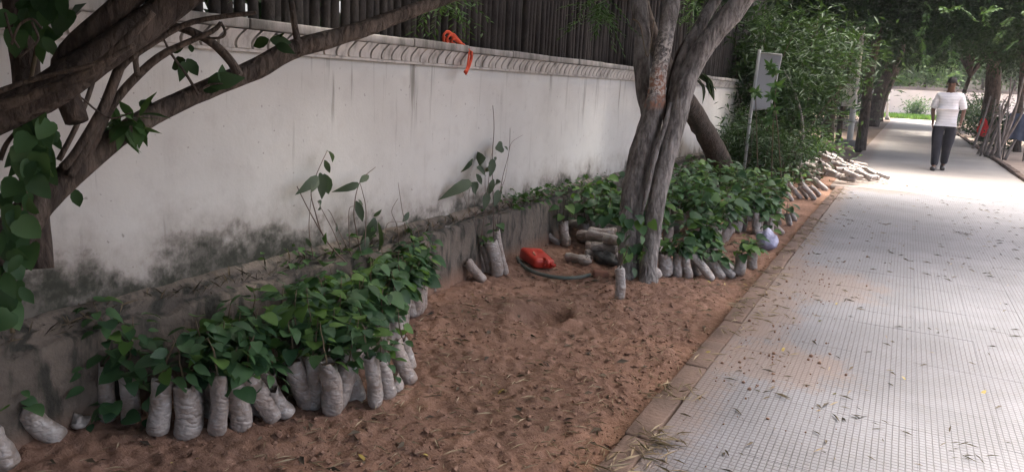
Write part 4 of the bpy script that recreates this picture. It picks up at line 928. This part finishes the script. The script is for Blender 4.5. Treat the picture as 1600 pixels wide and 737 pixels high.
MB().tube([onY(1327,224,YP), onY(1335,155,YP), onY(1343,85,YP), onY(1352,0,YP), onY(1358,-60,YP)], [.085,.08,.075,.07,.06], 12, sub=2).obj('pole', 'white_pole', e)
for x, y in ((1331,190),(1337,138)): MB().tube([onY(x,y,YP)-Vector((0,0,.03)), onY(x,y,YP)+Vector((0,0,.03))], .10, 12).obj('clamp', 'galv', e)
v, f = bevel_box((-.28,-.2,-.15), (.28,.2,.12), .02, 2); obj('base_block', mesh('base_block', v, f, 'concrete'), e, (.0,0,-.05))
g = onY(1325, 147, 23.4); e = tag(obj('notice', MB().box((-.13,-.02,-.34), (.13,.0,.34)).mesh('notice', 'far_wall', False), None, g), 'small white notice fixed beside the lamp pole', 'notice')

# ================================================================== RIGHT VERGE
GS = 'sticks leaning at the right verge'
def stick(a, b, r, label='grey dead stick leaning in the stack on the right verge', bend=.05):
    a, b = Vector(a), Vector(b); m_ = a.lerp(b, .5)+Vector((random.gauss(0,bend), random.gauss(0,bend), 0))
    tag(MB().tube([a, m_, b], [r, r*.85, r*.5], 7, .12, 7, sub=3).obj('stick', 'stick'), label, 'stick', GS)
for px0, px1, Y in (((1532,238),(1575,150),22.5),((1540,240),(1585,135),22.3),((1545,243),(1590,160),22),((1550,245),(1568,158),22),((1556,243),(1600,120),21.6),((1563,244),(1562,165),21.5),((1538,236),(1556,155),23),((1528,232),(1570,175),23.4),((1558,240),(1580,120),22),((1552,240),(1612,150),22.2),((1520,228),(1548,150),26),((1572,238),(1610,175),22.4)):
    a = onY(*px0, Y); a.z = -.03; stick(a, onY(*px1, Y+random.uniform(-.3,.3)), random.uniform(.025,.045))
e = empty('covered_table', onY(1590, 236, 22.5), 'low frame on thin legs hung with dark blue cloth on the right verge', 'table'); b0 = onY(1590,236,22.5); b0.z = -.04
e.location = b0
for i, (x0, x1) in enumerate(((-.30,.16),(.24,.95))):
    gx = np.linspace(x0, x1, 12); v = []; 
    for k_, z in enumerate((1.15,1.14,.95,.7,.5)): v += [(x, -.02+.03*math.sin(x*26+i)*(k_ > 1)*.8+(.3 if k_ == 0 else 0), z-(.03*math.sin(x*9) if k_ == 4 else 0)) for x in gx]
    f = [(k_*12+j, k_*12+j+1, (k_+1)*12+j+1, (k_+1)*12+j) for k_ in range(4) for j in range(11)]
    obj('cloth', mesh('blue_cloth', v, f, 'blue_cloth'), e)
for x, y in ((-.28,.05),(.15,.05),(.5,.05),(.95,.05),(-.28,.6),(.95,.6)): obj('leg', MB().tube([(x,y,-.02),(x,y,1.12)], .018, 6).mesh('leg', 'far_cap'), e)
obj('top', MB().box((-.32,0,1.09), (.98,.65,1.12)).mesh('top', 'far_cap', False), e)
g = onY(1535, 215, 27); g.z = .35; crumple('red_scrap', g, (.16,.1,.22), 'red_scrap', 'red plastic scrap hanging on the dark brush at the right verge', 'plastic scrap', .5)
e = shrub('dark scrubby bush on the right verge under the trees', 2.75, 27.5, 1.0, .35, 1800, 'leaf_dark', .12, .4, 7, .1, 'scrub on the right verge')
e = shrub('dark scrubby bush near the far right kerb', 2.7, 36, 1.3, .45, 2000, 'leaf_dark', .14, .4, 7, .1, 'scrub on the right verge')
e = shrub('dark scrubby bush past the thin leaning trunk', 2.7, 45, 1.5, .5, 2000, 'leaf_dark', .16, .4, 7, .1, 'scrub on the right verge')
# bushes closing the left side of the tunnel
for i, (x, y) in enumerate(((-4.6,24),(-4.3,28),(-3.9,33),(-3.4,38),(-3.2,44),(-3.4,50))):
    shrub(ORD[i]+' dark bush along the left verge, counted onward from the lamp pole', x, y, 3.3, .6, 3600, 'leaf_dark', .2, .3, 8, .05, 'bushes along the left verge')

# ================================================================== FAR END
fw = empty('far_wall', (0, 76, 0), 'sunlit whitish compound wall beyond the end of the path', 'wall')
MB().box((-45,76,-.2), (60,76.3,2.25)).obj('wall_face', 'far_wall', fw, smooth=False)
MB().box((-45,75.95,2.252), (60,76.35,2.50)).obj('wall_cap', 'far_cap', fw, smooth=False)
for x in np.arange(-40, 60, 5.0): MB().box((x,75.9,-.2), (x+.4,75.998,2.248)).obj('pier', 'far_wall', fw, smooth=False)
c = np.stack([RNG.uniform(-9, 3.2, 9000), RNG.uniform(63, 70, 9000), np.zeros(9000)-.03], 1); d = np.stack([RNG.normal(0,.3,9000), RNG.normal(0,.3,9000), np.ones(9000)], 1)
tag(leaves('lawn', c, 'grass', .28, .35, 0, None, .5, d), 'strip of bright green grass beyond the path end', kind='stuff')
for i, (px, Y, w_, h) in enumerate(((1415,82,5,3.2),(1440,84,5,3.4),(1395,80,4,3.2),(1475,86,6,4.2),(1530,88,6,4),(1580,86,6,3.6),(1360,84,6,5))):
    b = onY(px, 160, Y); b.z = -.1
    e = empty('far_tree', b, 'leafy green tree beyond the far whitish wall', 'tree', 'trees beyond the far wall')
    MB().tube([b, b+Vector((.1,0,2)), b+Vector((0,0,h))], [.25,.2,.1], 8, .1, 2, sub=2).obj('trunk', 'bark_leaning', e)
    crown(e, 'crown', (b.x, Y, h+1.2), (w_*.7, 2, 2.2), 3500, 30, 'leaf_bright' if i < 3 else 'leaf_mid', .42, .5, .55, .2, .2, b+Vector((0,0,h)), 5)
shrub('round dark plant clump on the grass by the far wall', onY(1428,172,70).x, 70, 1.2, .4, 1200, 'leaf_mid', .2, .5, 6, .1, None)
e = empty('thin_post', onY(1386,186,58), 'thin white post at the left mouth of the tunnel', 'post'); b = onY(1386,186,58); b.z = -.05; e.location = b
MB().tube([b, onY(1389,120,58)], [.09,.08], 8).obj('shaft', 'white_pole', e)
MB().tube([b, b+Vector((0,0,.25))], [.16,.14], 8).obj('foot', 'concrete', e)

# ================================================================== THE WALKER
def skin_obj(name, verts, edges, radii, mt, parent, root=0, sub=2):
    me = bpy.data.meshes.new(name); me.from_pydata([tuple(q) for q in verts], edges, []); me.materials.append(M[mt])
    o = obj(name, me, parent); sk = me.skin_vertices.new(name='skin') if hasattr(me.skin_vertices, 'new') else None
    md = o.modifiers.new('skin', 'SKIN'); md.use_smooth_shade = True
    if not me.skin_vertices: 
        bpy.context.view_layer.objects.active = o
    for d_, r in zip(me.skin_vertices[0].data, radii): d_.radius = r if hasattr(r, '__len__') else (r, r)
    me.skin_vertices[0].data[root].use_root = True
    ss = o.modifiers.new('sub', 'SUBSURF'); ss.levels = sub; ss.render_levels = sub
    return o
gpn = G(1466, 266, .004)
man = empty('person', (gpn.x, gpn.y, .008), 'person in striped white shirt and dark trousers walking along the path', 'person')
man.rotation_euler = (0, 0, R_(-6)); man.scale = (1.0, 1.0, 1.0)
# joints, facing -Y; person's right side is -X
J = dict(pel=(0,0,.93), wai=(0,.0,1.06), che=(0,.0,1.27), shc=(0,.01,1.42), nec=(0,.0,1.49), hd0=(0,-.02,1.57), hd1=(0,-.035,1.66), hd2=(0,-.03,1.70),
  rsh=(-.17,.01,1.40), rel=(-.255,.03,1.14), rwr=(-.215,-.07,.93), lsh=(.17,.01,1.40), lel=(.265,.03,1.15), lwr=(.25,-.10,.94),
  rhp=(-.095,0,.88), rkn=(-.085,-.09,.49), ran=(-.075,-.10,.09), rto=(-.08,-.24,.035), lhp=(.095,0,.88), lkn=(.075,-.01,.48), lan=(.055,.17,.13), lto=(.06,.05,.035))
names = list(J); ix = {n_: i for i, n_ in enumerate(names)}
E_ = [('pel','wai'),('wai','che'),('che','shc'),('shc','nec'),('nec','hd0'),('hd0','hd1'),('hd1','hd2'),('shc','rsh'),('rsh','rel'),('rel','rwr'),('shc','lsh'),('lsh','lel'),('lel','lwr'),('pel','rhp'),('rhp','rkn'),('rkn','ran'),('ran','rto'),('pel','lhp'),('lhp','lkn'),('lkn','lan'),('lan','lto')]
RA = dict(pel=(.12,.095), wai=(.125,.09), che=(.14,.1), shc=(.09,.07), nec=(.052,.055), hd0=(.066,.082), hd1=(.074,.09), hd2=(.05,.066), rsh=.055, rel=.042, rwr=.028, lsh=.055, lel=.042, lwr=.028, rhp=.085, rkn=.055, ran=.04, rto=.032, lhp=.085, lkn=.055, lan=.04, lto=.032)
vs = [Vector(J[n_]) for n_ in names]; es = [(ix[a], ix[b]) for a, b in E_]; rs = [RA[n_] for n_ in names]
for wn, sg in (('rwr',-1), ('lwr',1)):      # palm, four curled fingers and a thumb
    w0 = Vector(J[wn]); pal = w0+Vector((0,-.015,-.055)); k0 = len(vs); vs.append(pal); rs.append((.030,.018)); es.append((ix[wn], k0))
    for i_, (dy, ln) in enumerate(((-.03,.068),(-.01,.078),(.01,.072),(.03,.056))):
        a = pal+Vector((0,dy,-.02)); b = a+Vector((-sg*.006,dy*.1,-ln*.55)); c_ = b+Vector((-sg*.022,0,-ln*.4)); k1 = len(vs)
        vs += [a, b, c_]; rs += [.0095,.0085,.0075]; es += [(k0, k1), (k1, k1+1), (k1+1, k1+2)]
    a = pal+Vector((-sg*.01,-.034,.012)); b = a+Vector((-sg*.014,-.022,-.03)); k1 = len(vs); vs += [a, b]; rs += [.0105,.0085]; es += [(k0, k1), (k1, k1+1)]
body = skin_obj('body', vs, es, rs, 'skin', man)
# face: nose, eyes, ears, mouth as sub-parts of the body
obj('nose', MB().tube([(0,-.118,1.635),(0,-.135,1.605),(0,-.122,1.597)], [.008,.014,.010], 7, sub=2).mesh('nose', 'skin'), body)
for s_ in (-1, 1):
    obj('eye', MB().tube([(s_*.030-.012,-.113,1.642),(s_*.030+.012,-.113,1.642)], [.006,.006], 6).mesh('eye', 'hair'), body)
    obj('ear', MB().tube([(s_*.078,-.02,1.65),(s_*.086,-.012,1.625),(s_*.077,-.02,1.595)], [.009,.014,.008], 7, sub=2, ell=.6).mesh('ear', 'skin'), body)
obj('moustache', MB().tube([(-.024,-.121,1.583),(0,-.127,1.586),(.024,-.121,1.583)], [.004,.006,.004], 6).mesh('moustache', 'hair'), body)
# hair cap
hv = []; hf = []; n, s_ = 7, 16
for i in range(n+1):
    th = i/n*math.pi*.56
    for j in range(s_):
        a = 2*math.pi*j/s_; d = Vector((math.sin(th)*math.cos(a), math.sin(th)*math.sin(a), math.cos(th))); k_ = 1+.05*mn.noise(d*5)
        low = -.035*max(0, math.sin(a))*(i/n)**2
        hv.append((d.x*.086*k_, -.024+d.y*.107*k_, 1.662+d.z*.098*k_+low))
hf = [(i*s_+j, (i+1)*s_+j, (i+1)*s_+(j+1) % s_, i*s_+(j+1) % s_) for i in range(n) for j in range(s_)]
obj('hair', mesh('hair', hv, hf, 'hair'), man)
# shirt: torso with sleeves to the elbow
sv = [(0,0,.90),(0,0,1.0),(0,0,1.14),(0,0,1.29),(0,.01,1.41),(0,.0,1.465),(-.175,.01,1.405),(-.232,.025,1.22),(-.25,.03,1.15),(.175,.01,1.405),(.238,.025,1.22),(.262,.03,1.15)]
skin_obj('shirt', sv, [(0,1),(1,2),(2,3),(3,4),(4,5),(4,6),(6,7),(7,8),(4,9),(9,10),(10,11)], [(.185,.135),(.185,.135),(.178,.125),(.185,.128),(.11,.085),(.072,.072),.078,.070,.066,.078,.070,.066], 'shirt', man, 1)
tv_ = [(0,0,1.0),(0,0,.92),(-.11,0,.84),(-.105,-.045,.66),(-.088,-.09,.48),(-.082,-.095,.28),(-.077,-.10,.065),(.11,0,.84),(.10,-.005,.66),(.078,-.01,.48),(.068,.08,.30),(.06,.165,.11)]
skin_obj('trousers', tv_, [(0,1),(1,2),(2,3),(3,4),(4,5),(5,6),(1,7),(7,8),(8,9),(9,10),(10,11)], [(.19,.135),(.205,.145),(.125,.125),.115,.095,.08,.068,(.125,.125),.115,.095,.08,.068], 'trouser', man, 0)
for s_, (hx, hy, hz), (tx, ty, tz) in ((-1, (-.076,-.06,.045), (-.085,-.27,.03)), (1, (.056,.20,.085), (.06,.03,.03))):
    a, b = Vector((hx, hy, hz)), Vector((tx, ty, tz)); obj('shoe', MB().tube([a+Vector((0,.04,.0)), a, a.lerp(b,.5), b, b+(b-a)*.12], [.026,.05,.052,.05,.03], 10, sub=3, ell=.85).mesh('shoe', 'shoe'), man)

# ================================================================== HAZE, volume added to lift dark tones in place of lens veil
hz_m = bpy.data.materials.new('haze'); hz_m.use_nodes = True; hn = hz_m.node_tree; hn.nodes.remove(hn.nodes['Principled BSDF'])
pvn = hn.nodes.new('ShaderNodeVolumePrincipled'); pvn.inputs['Color'].default_value = (.92, .95, 1, 1); pvn.inputs['Density'].default_value = .0008
hn.links.new(pvn.outputs[0], hn.nodes['Material Output'].inputs['Volume'])
tag(obj('haze', MB().box((-60, -20, -1.5), (75, 130, 14)).mesh('haze', hz_m, False)), 'thin milky haze volume added to lift the dark tones', kind='stuff')
